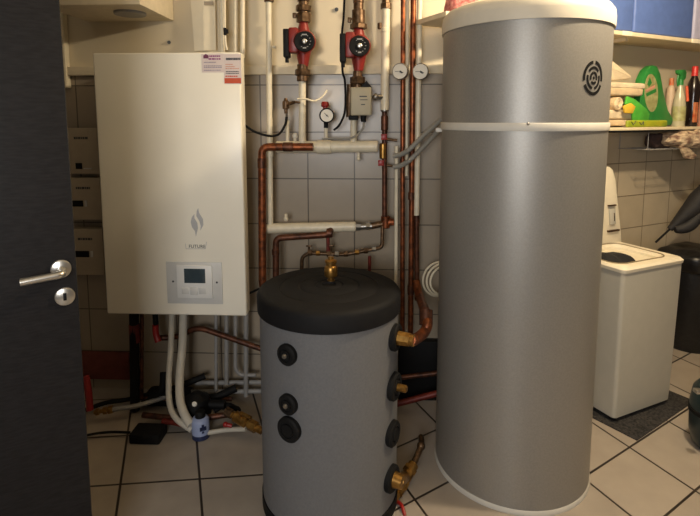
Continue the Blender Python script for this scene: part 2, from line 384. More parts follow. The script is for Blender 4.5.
# flame emblem: two waves of silver grey
def wave(pts):
    return [bp(x, y) + Vector((0, -.0012, 0)) for x, y in pts]
b = MB()
b.prism(wave([(198.2, 208), (199.2, 213), (203, 219), (203.4, 225), (200.4, 230.5), (200.8, 226), (199.4, 221), (196.4, 216), (196.8, 211)]), (0, .002, 0))
b.prism(wave([(194.4, 214), (194.4, 218), (197.4, 223), (198, 228), (196, 236.5), (195, 231), (192, 227), (190.8, 222), (192, 217)]), (0, .002, 0))
b.build('flame_emblem', 'grey_logo', boil)
p = bp(198, 246.5); pl = bp(186, 248.4); pr = bp(206.5, 244.4)
b = MB()
for a, c in ((bp(185.5, 243.5), bp(186, 248.8)), (bp(186, 248.8), bp(205.4, 248.8)), (bp(205.4, 248.8), bp(206.6, 241.8))): b.tube([a, c], .0011, 6)
lg = b.build('name_plate', 'grey_logo', boil)
text('lettering', 'FUTURE', .0225, (p.x - .004, BF - .0012, p.z), lg, 'ink')
# two stickers at the top right corner
p, q = bp(202, 72.5), bp(223.5, 53.5)
b = MB(); b.span((p.x, BF - .0008, p.z), (q.x, BF + .0005, q.z)); st = b.build('sticker', 'sticker', boil); st['label'] = 'white sticker with purple heading'
b = MB(); q1_ = bp(203.5, 58.5); q2_ = bp(208.5, 54); cxs = (q1_.x + q2_.x) / 2
b.prism([(q1_.x, BF - .0014, q1_.z), (q1_.x, BF - .0014, (q1_.z + q2_.z) / 2 + .003), (cxs, BF - .0014, q2_.z), (q2_.x, BF - .0014, (q1_.z + q2_.z) / 2 + .003), (q2_.x, BF - .0014, q1_.z)], (0, .001, 0)); b.build('house_mark', 'plum', st)
b = MB(); bars(b, bp(209, 56).x, bp(220.5, 56).x, bp(209, 56.2).z, .007, BF - .001, 5, 1); bars(b, bp(208.5, 56).x, bp(220.5, 56).x, bp(209, 59).z, .007, BF - .001, 4, 2); b.build('heading', 'purple', st)
b = MB()
for i, y in enumerate((62.4, 66, 67.6, 70.3)): bars(b, bp(204, y).x, bp((216, 222, 222, 221)[i], y).x, bp(204, y).z, .0045, BF - .001, 8, 10 + i)
b.build('small_print', 'paleink', st)
p, q = bp(224.5, 84), bp(241, 54)
b = MB(); b.span((p.x, BF - .0008, p.z), (q.x, BF + .0005, q.z)); st = b.build('sticker', 'sticker', boil); st['label'] = 'tall pale sticker with orange red foot'
b = MB(); bars(b, bp(226, 59).x, bp(240.6, 59).x, bp(226, 59).z, .010, BF - .001, 14, 5); b.build('heading', 'ink', st)
b = MB()
for i, y in enumerate((64.5, 66.6, 68.6)): bars(b, bp(225.5, y).x, bp((233, 235, 239)[i], y).x, bp(225, y).z, .004, BF - .001, 7, 20 + i)
b.build('salmon_print', 'pinkplastic', st)
b = MB(); bars(b, bp(225.5, 76.3).x, bp(238, 76.3).x, bp(225, 76.3).z, .006, BF - .001, 5, 29); b.build('red_print', 'orange', st)
b = MB()
for i, y in enumerate((71.6, 73.4)): bars(b, bp(226, y).x, bp(239, y).x, bp(226, y).z, .004, BF - .001, 8, 30 + i)
b.build('small_print', 'ink', st)
p, q = bp(224.6, 83.4), bp(241, 78); b = MB(); b.span((p.x, BF - .0014, p.z), (q.x, BF, q.z)); b.build('colour_block', 'orange', st)

# ================================================================== HEAT PUMP WATER HEATER (tall silver cylinder)
HC = (.607, 2.11); HR = .321
hp = thing('hot_water_tank', (HC[0], HC[1], 0), 'tall silver grey cylindrical hot water tank with off white cap', 'water heater')
b = MB(); b.lathe([(0, .02), (HR, .02), (HR, 1.475), (0, 1.475)], (*HC, 0), seg=96); b.build('lower_shell', 'hp', hp)
b = MB(); b.lathe([(0, 1.478), (HR, 1.478), (HR, 1.86), (0, 1.86)], (*HC, 0), seg=96); b.build('upper_shell', 'hp', hp)
b = MB(); b.lathe([(HR - .004, 0), (HR + .004, 0), (HR + .005, .012), (HR - .001, .022), (HR - .004, .022)], (*HC, 0), seg=96); b.build('base_ring', 'hptrim', hp)
b = MB(); b.lathe([(HR - .004, 1.458), (HR + .004, 1.458), (HR + .005, 1.462), (HR + .005, 1.484), (HR + .003, 1.487), (HR - .004, 1.487)], (*HC, 0), seg=96)
tp, tn = hit(437.5, 130, HC, HR); 
b.box(tp + Vector((-.008, 0, 0)), (.035, .02, .018), .003); b.build('middle_band', 'hptrim', hp)
tp, tn = hit(528, 124, HC, HR); b = MB(); b.ball(tp + tn * .002, .006, 10); b.build('screw', 'steel', hp)
b = MB(); b.lathe([(HR - .004, 1.842), (HR + .006, 1.842), (HR + .007, 1.88), (HR + .003, 1.905), (HR - .01, 1.922), (HR - .035, 1.933), (HR - .08, 1.938), (0, 1.941)], (*HC, 0), seg=96)
b.build('cap', 'hpcap', hp)
# emblem of broken rings on the upper shell
ec, en = hit(593.5, 78, HC, HR); ea0 = math.atan2(en.y, en.x)
def onshell(u, v, d=.0012): a = ea0 + u / HR; return Vector((HC[0] + math.cos(a) * (HR + d), HC[1] + math.sin(a) * (HR + d), ec.z + v))
def arcband(mb, r0, r1, a0, a1):
    n = 14; prev = None
    for i in range(n + 1):
        t = R_(a0 + (a1 - a0) * i / n); row = []
        for r, d in ((r0, .0003), (r0, .0016), (r1, .0016), (r1, .0003)): row.append(mb.bm.verts.new(onshell(r * .70 * math.cos(t), r * .82 * math.sin(t), d)))
        if prev:
            for k in range(4): mb._f([prev[k], prev[(k + 1) % 4], row[(k + 1) % 4], row[k]])
        else: mb._f(row[::-1])
        prev = row
    mb._f(prev)
b = MB()
for a0, a1 in ((98, 190), (206, 334), (350, 442)): arcband(b, .0600, .0735, a0, a1)
for a0, a1 in ((40, 140), (165, 258), (282, 375)): arcband(b, .0385, .0495, a0, a1)
for a0, a1 in ((95, 200), (225, 315), (340, 445)): arcband(b, .017, .028, a0, a1)
arcband(b, .0005, .007, 0, 360)
b.build('ring_emblem', 'black', hp)

# ================================================================== BUFFER TANK
BC = (-.167, 1.874); BR = .270
bt = thing('buffer_tank', (*BC, 0), 'squat grey jacketed buffer tank with thick charcoal lid', 'tank')
b = MB(); b.lathe([(0, .04), (BR - .004, .04), (BR - .004, .794), (0, .794)], (*BC, 0), seg=80); b.build('jacket', 'buffer', bt)
b = MB(); b.lathe([(0, 0), (BR - .012, 0), (BR, .004), (BR, .05), (BR - .008, .055), (0, .055)], (*BC, 0), seg=80); b.build('base', 'lid', bt)
b = MB(); b.lathe([(0, .784), (BR - .006, .784), (BR + .004, .787), (BR + .005, .843), (BR - .003, .856), (BR - .016, .862), (.193, .865), (.188, .861), (.183, .865), (.118, .868), (.113, .864), (.108, .868), (.057, .870), (.052, .866), (.047, .870), (.028, .871), (.026, .864), (0, .864)], (*BC, 0), seg=80)
b.build('lid', 'lid', bt)
vp = onz(331, 282, .864)
b = MB(); b.lathe([(0, 0), (.016, 0), (.016, .01), (.012, .012), (.012, .022), (.024, .024), (.026, .028), (.026, .06), (.022, .066), (.02, .068), (.02, .078), (.024, .08), (.024, .088), (.018, .091), (.012, .093), (.012, .104), (0, .105)], vp, seg=24); b.build('air_vent', 'brass', bt)
def flange(x, y, r, mid=None):
    p, n = hit(x, y, BC, BR - .004)
    b = MB(); b.lathe([(0, -.004), (r, -.004), (r, .012), (r - .006, .018), (r * .62, .018), (r * .6, .013), (r * .5, .013), (r * .48, .019), (0, .019)], p, n, 28)
    f = b.build('flange', 'rubber', bt)
    if mid:
        b = MB(); b.lathe([(0, .015), (mid[1], .015), (mid[1], mid[2]), (mid[1] * .7, mid[2] + .004), (0, mid[2] + .004)], p, n, 14); b.build('plug', mid[0], f)
    return p, n
flange(288, 354, .038, ('steel', .009, .022)); flange(289, 403.5, .037, ('steel', .009, .022)); flange(290, 428.5, .046)
f1 = flange(394.2, 337, .050); f2 = flange(393, 386, .052, ('brass', .014, .05)); f3 = flange(391.5, 433, .048); f4 = flange(390.5, 478, .05)
# elbow leaving the buffer's upper right outlet
p, n = f1
el = thing('elbow_pipe', p + Vector((.06, .02, -.03)), 'copper elbow pipe leaving the upper right outlet of the grey buffer tank', 'pipe')
b = MB(); b.cyl(p + n * .016, p + n * .06, .027, .025, 8); b.cyl(p + n * .055, p + n * .075, .022); b.build('nut', 'brass', el)
Q = [p + n * .06, at(414, 340, p.y + .06), at(425, 331, p.y + .14), at(427, 318, p.y + .2), at(420, 298, 2.36), at(416, 282, 2.46)]
b = MB(); b.tube(Q, .021, 16, smooth=6); b.build('pipe', 'copper', el)
b = MB(); b.cyl(at(426, 325, p.y + .17), at(426, 310, p.y + .2), .027, .027); b.build('coupling', 'copper_dark', el)
# drain valve with white plug
p, n = f4
dr = thing('drain_valve', p + Vector((.03, 0, -.05)), 'brass drain valve with white plug low on the grey buffer tank', 'valve')
a, c, e_, f_, g_ = at(421, 446, 2.05), at(413, 465, 1.98), at(405, 477, 1.93), at(397, 493, 1.86), at(389, 508.5, 1.80)
b = MB(); b.cyl(p + n * .016, p + n * .05, .03, .024); b.cyl(p + n * .03, e_, .022); b.cyl(c, f_, .023); b.cyl(c + (e_ - c) * .3, c + (e_ - c) * .55, .03, seg=6); b.cyl(e_ + (f_ - e_) * .3, e_ + (f_ - e_) * .6, .030, seg=6); b.cyl(f_, g_, .017)
b.build('valve_body', 'brass', dr)
b = MB(); b.tube([c, a, at(421, 437, 2.12)], .013, 12, smooth=4); b.ball(a, .018); b.build('hose_tail', 'bronze', dr)
b = MB(); b.cyl(g_, g_ + (g_ - f_).normalized() * .018, .018, .014, bev=.003); b.build('plug', 'dial', dr)
b = MB(); b.tube([at(398, 502, 1.83), at(402, 506, 1.80), at(405, 516, 1.77)], .007, 10, smooth=4); b.build('lever', 'redhandle', dr)
b = MB(); b.ball(at(399, 503.5, 1.83), .011); b.build('lever_pin', 'steel', dr)

# ================================================================== PIPEWORK
PY = 2.50; PXM = PY / FPX
def pipe(name, label, pts, r, m, fillet=0, smooth=0, group=None, cat='pipe', seg=14, root=False):
    """pts: (px, py, Y)"""
    P = [at(*q) if len(q) == 3 else at(q[0], q[1], PY) for q in pts]
    if root:
        t = thing(name, P[-1], label, cat, group); b = MB(); b.tube(P, r, seg, fillet, smooth); b.build('tube', m, t); return t
    b = MB(); b.tube(P, r, seg, fillet, smooth); return tag(b.build(name, m), label, cat, group)
def ring(t, name, x, y, r, m, h=.02, Y=PY, ax=(0, 0, 1), seg=16):
    p = at(x, y, Y); a = Vector(ax).normalized(); b = MB(); b.cyl(p - a * h / 2, p + a * h / 2, r, bev=.003, seg=seg); return b.build(name, m, t)
TOP = -60
t = pipe('pipe', 'slim white vertical pipe standing just right of the boiler', [(268, TOP), (270.5, 226)], .0145, 'pipewhite', root=True)
ring(t, 'collar', 269, -1, .024, 'bronze', .03); ring(t, 'bracket', 274, 47, .012, 'pipewhite', .012)
ring(t, 'coupling', 270, 154, .017, 'pipewhite', .03)
t = pipe('pipe', 'copper pipe bent in front of the upper white manifold, running down to the buffer tank', [(313, 147, 2.44), (262, 147, 2.44), (262.5, 288, 2.44), (284, 304, 2.46), (284, 395, 2.46)], .0195, 'copper', .035, root=True, seg=18)
ring(t, 'coupling', 288, 147, .0225, 'copper_dark', .05, 2.44, (1, 0, 0)); ring(t, 'coupling', 262, 163, .0225, 'copper_dark', .05, 2.44)
# manifolds
t = thing('manifold', at(326, 147, PY), 'upper white horizontal manifold pipe under the two pumps', 'manifold')
b = MB(); b.cyl(at(276, 147, PY), at(378, 146.5, PY), .0295, seg=24, bev=.006); b.build('tube', 'pipewhite', t)
ring(t, 'sleeve', 324, 147, .034, 'pipewhite', .075, PY, (1, 0, 0), 24)
for x, y0, r in ((287.5, 120, .009), (295, 133, .008), (326, 127, .0085)): 
    b = MB(); b.cyl(at(x, 142, PY), at(x, y0, PY), r, seg=12); b.build('stem', 'pipewhite', t)
b = MB(); b.ball(at(295, 136, PY), .014); b.build('bleed_screw', 'dial', t)
t = thing('manifold', at(312, 228, PY), 'lower white horizontal manifold pipe above the buffer tank', 'manifold')
b = MB(); b.cyl(at(266.5, 228.5, PY), at(356, 226.5, PY), .0255, seg=24, bev=.006); b.build('tube', 'pipewhite', t)
b = MB(); b.cyl(at(355, 226.5, PY), at(361, 226.5, PY), .021, seg=8); b.cyl(at(361, 226.5, PY), at(372, 226, PY), .017); b.cyl(at(366, 226, PY), at(370, 226, PY), .022, seg=6); b.build('reducer', 'steel', t)
b = MB(); b.cyl(at(371, 226, PY), at(386, 223, PY), .0165); b.build('union', 'bronze', t)
b = MB(); b.cyl(at(286, 221, PY), at(286, 214, PY), .008, seg=10); b.ball(at(286, 219, PY), .012); b.build('bleed_screw', 'pipewhite', t)
t = pipe('pipe', 'dark copper pipe hugging the underside of the lower white manifold', [(331, 229, 2.49), (329, 234.5, 2.45), (276, 238, 2.45), (275.5, 390, 2.45)], .0165, 'copper_dark', .03, root=True)
ring(t, 'elbow', 329.5, 233, .023, 'copper_dark', .03, 2.46, (1, 0, 0)); ring(t, 'coupling', 275.6, 252, .0195, 'copper_dark', .03, 2.45)
pipe('pipe', 'short red pipe dropping from the lower white manifold to the brass fittings', [(328, 237, 2.47), (328, 254, 2.47)], .009, 'copper_red')
# brass chain above the lid
t = thing('valve_assembly', at(345, 254, 2.47), 'row of brass valves and nuts strung above the charcoal lid', 'valve')
chain = [at(301.5, 276, 2.47), at(302, 257, 2.47), at(309, 253, 2.47), at(345, 254.5, 2.47), at(374, 249, 2.47), at(382, 247.5, 2.48), at(382.5, 226, 2.49)]
b = MB(); b.tube(chain, .0095, 12, .02); b.build('tube', 'bronze', t)
for x, y, r, m in ((310, 252.6, .016, 'bronze'), (318, 253, .014, 'brass'), (329, 254, .018, 'bronze'), (337, 254, .015, 'steel'), (346, 253.6, .016, 'bronze'), (357, 252, .014, 'brass'), (366, 250.4, .016, 'bronze'), (374, 249, .013, 'steel')):
    b = MB(); p = at(x, y, 2.47); b.cyl(p - Vector((.011, 0, 0)), p + Vector((.011, 0, 0)), r, seg=6, bev=.002); b.build('nut', m, t)
for x, y in ((309, 248), (331, 247.5)): b = MB(); b.cyl(at(x, y + 4, 2.47), at(x, y - 2, 2.47), .006, seg=10); b.box(at(x, y - 2, 2.47), (.03, .012, .008), .002); b.build('lever', 'bronze', t)
pipe('pipe', 'short red pipe stub right of the brass air vent', [(369.5, 256, 2.48), (369.5, 276, 2.48)], .008, 'copper_red')
# the pipe with the red hand wheels
t = pipe('pipe', 'bronze vertical pipe with two red valve handles, right end of the manifolds', [(384.5, 106), (384.5, 226)], .0125, 'copper_dark', root=True)
ring(t, 'coupling', 384.5, 123, .017, 'copper_dark', .075); ring(t, 'clamp', 384.4, 110.5, .019, 'steel', .012)
ring(t, 'valve_body', 383, 151, .018, 'brass', .075); ring(t, 'tee', 385.5, 222, .023, 'copper', .06)
ring(t, 'tee_branch', 388, 222, .019, 'copper', .06, PY, (1, 0, 0))
for y, x in ((137, 384), (163, 381)):
    p = at(x, y, PY - .045); b = MB(); b.cyl(p, p + Vector((0, .05, 0)), .008); b.lathe([(0, -.004), (.012, -.004), (.014, .002), (0, .006)], p, (0, -1, 0), 12)
    for k in range(4): a = R_(45 + 90 * k); b.box(p + Vector((.013 * math.cos(a), 0, .013 * math.sin(a))), (.011, .009, .011), .004)
    b.build('hand_wheel', 'redhandle', t)
for y in (139, 165): b = MB(); b.cyl(at(384, y, PY), at(397, y + 1.5, PY), .007, seg=10); b.build('branch', 'bronze', t)
t = pipe('pipe', 'cream vertical pipe right of the valve motor box, bronze fitting on top', [(386, 6), (384.6, 110)], .0205, 'pipewhite', root=True)
b = MB(); b.lathe([(0, -.005), (.026, -.005), (.026, .02), (.02, .024), (.02, .04), (.027, .044), (.027, .07), (.018, .075), (.018, .2), (0, .2)], at(386, 8, PY), seg=8); b.build('fitting', 'bronze', t)
b = MB(); b.cyl(at(385, 97, PY), at(374.5, 97, PY - .02), .013); b.ball(at(375.5, 97, PY - .02), .017); b.build('branch', 'steel', t)
ring(t, 'bracket', 380, 26, .012, 'bronze', .03)
ring(t, 'collar', 385.4, 30, .0225, 'pipewhite', .02)
# riser bundle right of the manifolds
pipe('pipe', 'thin white pipe, leftmost of the riser bundle beside the silver tank', [(396.5, 146), (395.8, 300)], .0095, 'pipewhite', group='risers')
pipe('pipe', 'thin copper riser running behind the left dial thermometer', [(403.3, TOP), (402.5, 165), (402.5, 340)], .0115, 'copper', group='risers')
pipe('pipe', 'narrow cream riser between the two copper risers', [(408, TOP, 2.54), (406.3, 176, 2.54)], .009, 'pipewhite', group='risers')
t = pipe('pipe', 'thick dark copper riser passing between the two dial thermometers', [(413.8, TOP), (410.5, 338)], .0135, 'copper', group='risers', root=True)
ring(t, 'coupling', 411.3, 196, .0165, 'copper_dark', .04); ring(t, 'coupling', 410.8, 290, .0165, 'copper_dark', .05)
pipe('pipe', 'white riser behind the right dial thermometer, beside the silver tank', [(420.5, TOP), (416.5, 218)], .0135, 'pipewhite', group='risers')
t = pipe('pipe', 'tarnished copper pipe continuing below the white riser', [(416.6, 214), (417, 300)], .0125, 'copper_dark', group='risers', root=True)
ring(t, 'coupling', 416.6, 219, .016, 'copper_dark', .04)
def gauge(x, y, r, yaw, label):
    p = at(x, y, PY - .05); n = Vector((math.sin(yaw), -math.cos(yaw), 0))
    t = thing('dial_thermometer', p, label, 'thermometer', 'dial thermometers on the risers')
    b = MB(); b.lathe([(0, 0), (r * .9, 0), (r, .004), (r, .018), (r * .93, .021), (r * .9, .018), (0, .018)], p, n, 32); b.cyl(p, p - n * .045, .007, seg=10); b.build('case', 'steel', t)
    b = MB(); b.lathe([(0, .0182), (r * .9, .0182), (r * .9, .0192), (0, .0192)], p, n, 32); b.build('face', 'dial', t)
    u = Vector((math.cos(yaw), math.sin(yaw), 0)); b = MB(); c = p + n * .0205
    b.tube([c - u * r * .6, c + u * r * .1], .001, 6); b.prism([c + u * r * .05 + Vector((0, 0, .004)), c + u * r * .5 + Vector((0, 0, -.008)), c + u * r * .25 + Vector((0, 0, -.011)), c - u * r * .05 + Vector((0, 0, -.004))], n * .001); b.build('needle', 'ink', t)
    return t
gauge(401, 71.6, .039, -.35, 'white dial thermometer on the left copper riser')
gauge(421.3, 71.8, .039, -.35, 'white dial thermometer nearest the silver tank')
# pipes and sheet above the boiler
pipe('pipe', 'cream pipe above the boiler, beside the paper sheet', [(221, TOP, 2.52), (222.5, 56, 2.52)], .012, 'pipewhite', group='flue side pipes')
pipe('pipe', 'cream pipe above the boiler, second from its right edge', [(235.5, TOP, 2.53), (235.5, 56, 2.53)], .011, 'pipewhite', group='flue side pipes')
pipe('pipe', 'cream pipe rising from the right edge of the boiler', [(242.5, TOP, 2.52), (242.5, 58, 2.52)], .012, 'pipewhite', group='flue side pipes')
t = thing('pipe', at(228.5, 52, 2.5), 'thin dark handled rod hanging between cream pipes above the boiler', 'rod')
b = MB(); b.tube([at(224.6, TOP, 2.5), at(224.8, 30, 2.5), at(227, 50, 2.5)], .006, 10, smooth=4); b.build('tube', 'pipewhite', t)
b = MB(); b.cyl(at(224.8, 28, 2.49), at(225.2, 35, 2.49), .008, seg=10); b.box(at(226.5, 31.5, 2.49), (.018, .012, .022), .003); b.build('handle', 'black', t)
# paper sheet leaning on wall
sh = [at(186, TOP, 2.58), at(194.5, 51, 2.58), at(216, 50, 2.58), at(214, TOP, 2.58)]
t = thing('paper_sheet', at(203, 40, 2.575), 'white paper sheet with dark print pinned above the boiler', 'paper')
b = MB(); b.prism(sh, (0, .003, 0)); b.build('sheet', 'paper', t)
p, q = at(204, 5.2, 2.555), at(213, 1.2, 2.555); b = MB(); b.span((p.x, p.y, p.z), (q.x, p.y + .002, q.z)); b.build('print', 'meter', t)
tag(MB().cyl(at(169, 42.3, W - .012), at(169, 42.3, W), .009, seg=12).build('wall_plug', 'ink'), 'small dark wall plug on plaster above the boiler', 'plug')
tag(MB().cyl(at(336.5, 9.5, W - .012), at(336.5, 9.5, W), .010, seg=12).build('wall_plug', 'ink'), 'small dark wall plug on plaster between the two pumps', 'plug')
# box on the wall, top left
zb_ = at(88, 22, W).z; l, r_ = at(88, 22, W).x, at(174, 20, W).x
t = thing('duct_box', ((l + r_) / 2, W - .02, zb_), 'cream ventilation box high on the wall left of the paper sheet', 'box')
b = MB(); b.span((l, W - .38, zb_), (r_, W - .001, CH - .02), .004); b.build('casing', 'plaster', t)
p = onz(130, 12.5, zb_); b = MB(); b.cyl((p.x, p.y, zb_ - .012), (p.x, p.y, zb_ + .004), .072, seg=32, bev=.003); b.build('spigot', 'pipegrey', t)

# ------------------------------------------------------------------ circulation pumps
def pump(cx, cy, label, upper, lower, Y=2.46):
    s = Y / FPX
    def P(x, y, d=0): return at(cx + x, cy + y, Y - d)
    t = thing('circulation_pump', P(-2, 22), label, 'pump', 'red circulation pumps')
    b = MB(); b.cyl(P(-1, -22), P(-1, 30), .017, seg=18); b.lathe([(0, 0), (.05, 0), (.057, .008), (.057, .045), (.05, .055), (0, .055)], P(-1, 0, -.03), (0, -1, 0), 32)
    b.cyl(P(-1, 6), P(-1, 24), .04, .022, seg=20); b.cyl(P(-1, -6), P(-1, -20), .036, .02, seg=20); b.build('pump_housing', 'red', t)
    b = MB(); p = P(0, 0); b.span((p.x - .064, Y - .085, p.z - .058), (p.x - .02, Y - .025, p.z + .058), .008); b.cyl(P(0, -1, .02), P(0, -1, .085), .052, seg=32, bev=.006); b.build('motor', 'red', t)
    b = MB(); b.span((p.x - .090, Y - .082, p.z - .078), (p.x - .062, Y - .028, p.z + .052), .005); bx = b.build('terminal_box', 'black', t)
    b = MB(); b.cyl((p.x - .076, Y - .055, p.z - .075), (p.x - .076, Y - .055, p.z - .1), .009, seg=12); b.build('cable_gland', 'black', bx)
    n = Vector((.10, -1, 0)).normalized(); c = P(0, -1, .083)
    b = MB(); b.lathe([(0, 0), (.048, 0), (.048, .006), (.045, .009), (.036, .009), (.035, .0075), (.02, .0075), (.019, .009), (0, .009)], c, n, 36); f = b.build('face_plate', 'rubber', t)
    b = MB(); b.lathe([(0, .009), (.011, .009), (.011, .015), (.008, .017), (0, .017)], c, n, 18); b.box(c + n * .017, (.004, .004, .014)); b.build('speed_knob', 'chrome', f)
    b = MB()
    for k in range(12):
        if k in (3, 9): continue
        a = R_(30 * k); q = c + n * .0085 + Vector((.028 * math.cos(a), 0, .028 * math.sin(a))); b.box(q, (.005, .002, .003))
    b.box(c + n * .0095 + Vector((0, 0, .030)), (.024, .0025, .006)); b.box(c + n * .0095 + Vector((0, 0, -.030)), (.016, .0025, .006)); b.build('scale_marks', 'pipegrey', f)
    b = MB()
    for y0, y1, r, sg in upper: b.cyl(P(-1, y0), P(-1, y1), r, seg=sg, bev=.002)
    v = b.build('isolating_valve', 'bronze', t)
    b = MB(); b.cyl(P(-3, -28), P(-11, -28), .006, seg=10); b.box(P(-10, -27), (.018, .014, .024), .003); b.build('lever', 'bronze', v)
    b = MB()
    for y0, y1, r, sg in lower: b.cyl(P(-2, y0), P(-2, y1), r, seg=sg, bev=.002)
    b.build('union_nut', 'bronze', t)
    return t
pump(304.5, 42.5, 'left red circulation pump above the thin white vertical stub', ((-20, -29, .034, 8), (-29, -31, .026, 16), (-31, -37, .037, 8), (-37, -41, .024, 16), (-41, -120, .03, 12)), ((22, 27, .026, 16), (27, 33, .036, 8), (33, 39, .028, 16)))
pump(359.5, 47, 'right red circulation pump above the beige valve motor box', ((-18, -23, .04, 8), (-23, -37, .032, 10), (-37, -44, .024, 16), (-44, -120, .026, 12)), ((24, 30, .022, 16), (30, 37, .036, 8), (37, 48, .024, 16)))
pipe('pipe', 'white stub pipe between the left red pump and the manifold', [(302.3, 80, 2.47), (302.3, 143, 2.49)], .0175, 'pipewhite')
# clamp with cable on the stub
pipe('cable', 'cream cable looping right from the white stub pipe under the left pump', [(297, 99, 2.44), (306, 99, 2.44), (314, 101, 2.45), (322, 97, 2.48), (327, 90, 2.5)], .0045, 'pipewhite', smooth=5, cat='cable', seg=8)
pipe('cable', 'black cable dropping left of the right red pump', [(346, TOP, 2.5), (344, 10, 2.5), (342, 35, 2.52), (342.5, 70, 2.50), (345, 82, 2.49), (345, 110, 2.46), (340, 124, 2.48), (334, 130, 2.5)], .0055, 'black', smooth=6, cat='cable', seg=8)
# pressure gauge with red cap
p = at(326.5, 115.5, PY - .03)
t = thing('pressure_gauge', at(326, 128, PY), 'black pressure gauge with red cap on the upper manifold', 'gauge')
n = Vector((.15, -1, 0)).normalized()
b = MB(); b.lathe([(0, 0), (.034, 0), (.036, .004), (.036, .026), (.031, .03), (.03, .026), (0, .026)], p, n, 32); b.cyl(at(326, 128, PY), at(326, 118, PY), .011); b.build('case', 'black', t)
b = MB(); b.lathe([(0, .0262), (.03, .0262), (.03, .0275), (0, .0275)], p, n, 32); f = b.build('face', 'dial', t)
b = MB(); c = p + n * .0285; b.tube([c + Vector((-.012, 0, .012)), c + Vector((.008, 0, -.008))], .0016, 6); b.ball(c, .004, 8); b.build('needle', 'ink', f)
b = MB(); q = at(325, 104.5, PY); b.cyl(q - Vector((0, 0, .012)), q + Vector((0, 0, .014)), .02, .018, 10, .004); b.cyl(at(325.5, 112, PY), at(325.2, 106, PY), .012); b.build('red_cap', 'redhandle', t)
# small air vent between the pipes
t = thing('air_vent', at(287, 118, 2.48), 'small bronze automatic air vent left of the white stub pipe', 'valve')
b = MB(); q = at(286, 112, 2.48); b.lathe([(0, 0), (.009, 0), (.009, .02), (.017, .024), (.017, .058), (.01, .064), (.008, .075), (0, .076)], at(286, 113.5, 2.48), seg=16); b.build('body', 'bronze', t)
b = MB(); b.cyl(at(286, 105, 2.48), at(295, 102, 2.46), .008, seg=10); b.cyl(at(295, 102, 2.46), at(303, 103, 2.47), .006, seg=10); b.build('branch', 'bronze', t)
b = MB(); b.cyl(at(286.5, 113, 2.48), at(287, 123, 2.5), .006, seg=10); b.build('stem', 'steel', t)
pipe('cable', 'black cable sagging between the boiler and the bronze air vent', [(245, 125, 2.42), (250, 129, 2.42), (258, 133, 2.42), (270, 136, 2.42), (279, 134, 2.44), (285, 125, 2.46), (286.5, 117, 2.47)], .006, 'black', smooth=6, cat='cable', seg=8)
pipe('cable', 'short black cable poking out left of the charcoal lid', [(240, 296, 2.40), (250, 293, 2.38), (259, 289, 2.36), (264, 291, 2.36)], .0055, 'black', smooth=5, cat='cable', seg=8)
# valve motor
t = thing('valve_motor', at(361, 117, 2.46), 'beige zone valve motor box under the right red pump', 'valve motor')
p, q = at(350.5, 115.5, 2.42), at(371.5, 87, 2.42)
b = MB(); b.span((p.x, 2.42, p.z), (q.x, 2.49, q.z), .006, 3); cs = b.build('case', 'actuator', t)
b = MB(); p, q = at(359.5, 97, 2.42), at(367, 95.8, 2.42); b.span((p.x, 2.4192, p.z), (q.x, 2.421, q.z)); p, q = at(360, 100.2, 2.42), at(367.6, 99.4, 2.42); b.span((p.x, 2.4192, p.z), (q.x, 2.421, q.z)); p, q = at(361, 105, 2.42), at(365, 104, 2.42); b.span((p.x, 2.4192, p.z), (q.x, 2.421, q.z)); b.build('print', 'ink', cs)
b = MB(); b.prism([at(360, 87.5, 2.43), at(366.5, 80.5, 2.43), at(372, 87.5, 2.43)], (0, .05, 0), .002); b.build('top_lever', 'black', t)
b = MB(); p, q = at(348.5, 120, 2.43), at(358, 115.5, 2.43); b.span((p.x, 2.43, p.z), (q.x, 2.49, q.z), .003); b.build('bracket', 'black', t)
b = MB(); b.cyl(at(363.5, 115.5, 2.45), at(363.5, 122, 2.45), .015, .012, 14); b.build('cable_gland', 'black', t)
b = MB(); b.cyl(at(350, 84, 2.48), at(349, 117, 2.49), .015, seg=12); b.build('valve_spindle', 'bronze', t)
pipe('pipe', 'white stub pipe below the beige valve motor box', [(353.5, 118, 2.49), (353.5, 143, 2.5)], .0155, 'pipewhite')
pipe('cable', 'grey cable curling from the valve motor box to the manifold', [(363.5, 121, 2.45), (363, 128, 2.44), (357, 135, 2.44), (348, 138.5, 2.45), (332, 138.5, 2.46), (322, 139, 2.47)], .005, 'conduit', smooth=6, cat='cable', seg=8)
b = MB(); b.cyl(at(358.5, 152, PY), at(358.5, 158, PY), .008, seg=10); b.ball(at(358.5, 159, PY), .01, 10); tag(b.build('bleed_valve', 'pipewhite'), 'tiny bleed valve hanging under the right end of upper manifold', 'valve')
# corrugated conduits and coil beside the silver tank
pipe('conduit', 'upper grey corrugated conduit reaching from the risers to the silver tank', [(394, 156, 2.45), (402, 154, 2.42), (411, 148, 2.38), (424, 135, 2.40), (441, 120, 2.44)], lambda t: .0115 + .0012 * math.sin(t * 170), 'conduit', smooth=22, cat='conduit', group='grey conduits', seg=10)
pipe('conduit', 'lower grey corrugated conduit reaching from the risers to the silver tank', [(394, 167, 2.46), (402, 165, 2.43), (411, 159, 2.39), (426, 144, 2.42), (442, 126, 2.47)], lambda t: .0115 + .0012 * math.sin(t * 170), 'conduit', smooth=22, cat='conduit', group='grey conduits', seg=10)
b = MB(); rr = 18 * 2.5 / FPX; c = at(439, 279, 2.52)
for k, (dx, sc) in enumerate(((0, 1), (.012, .93), (.02, .82))):
    b.tube([c + Vector((dx + rr * sc * .95 * math.cos(2 * math.pi * i / 36), -.01 * k + .03 * math.cos(2 * math.pi * i / 36), rr * sc * math.sin(2 * math.pi * i / 36))) for i in range(37)], .0055, 8)
tag(b.build('cable_coil', 'pipewhite'), 'coil of white cable hanging behind the silver tank', 'cable')

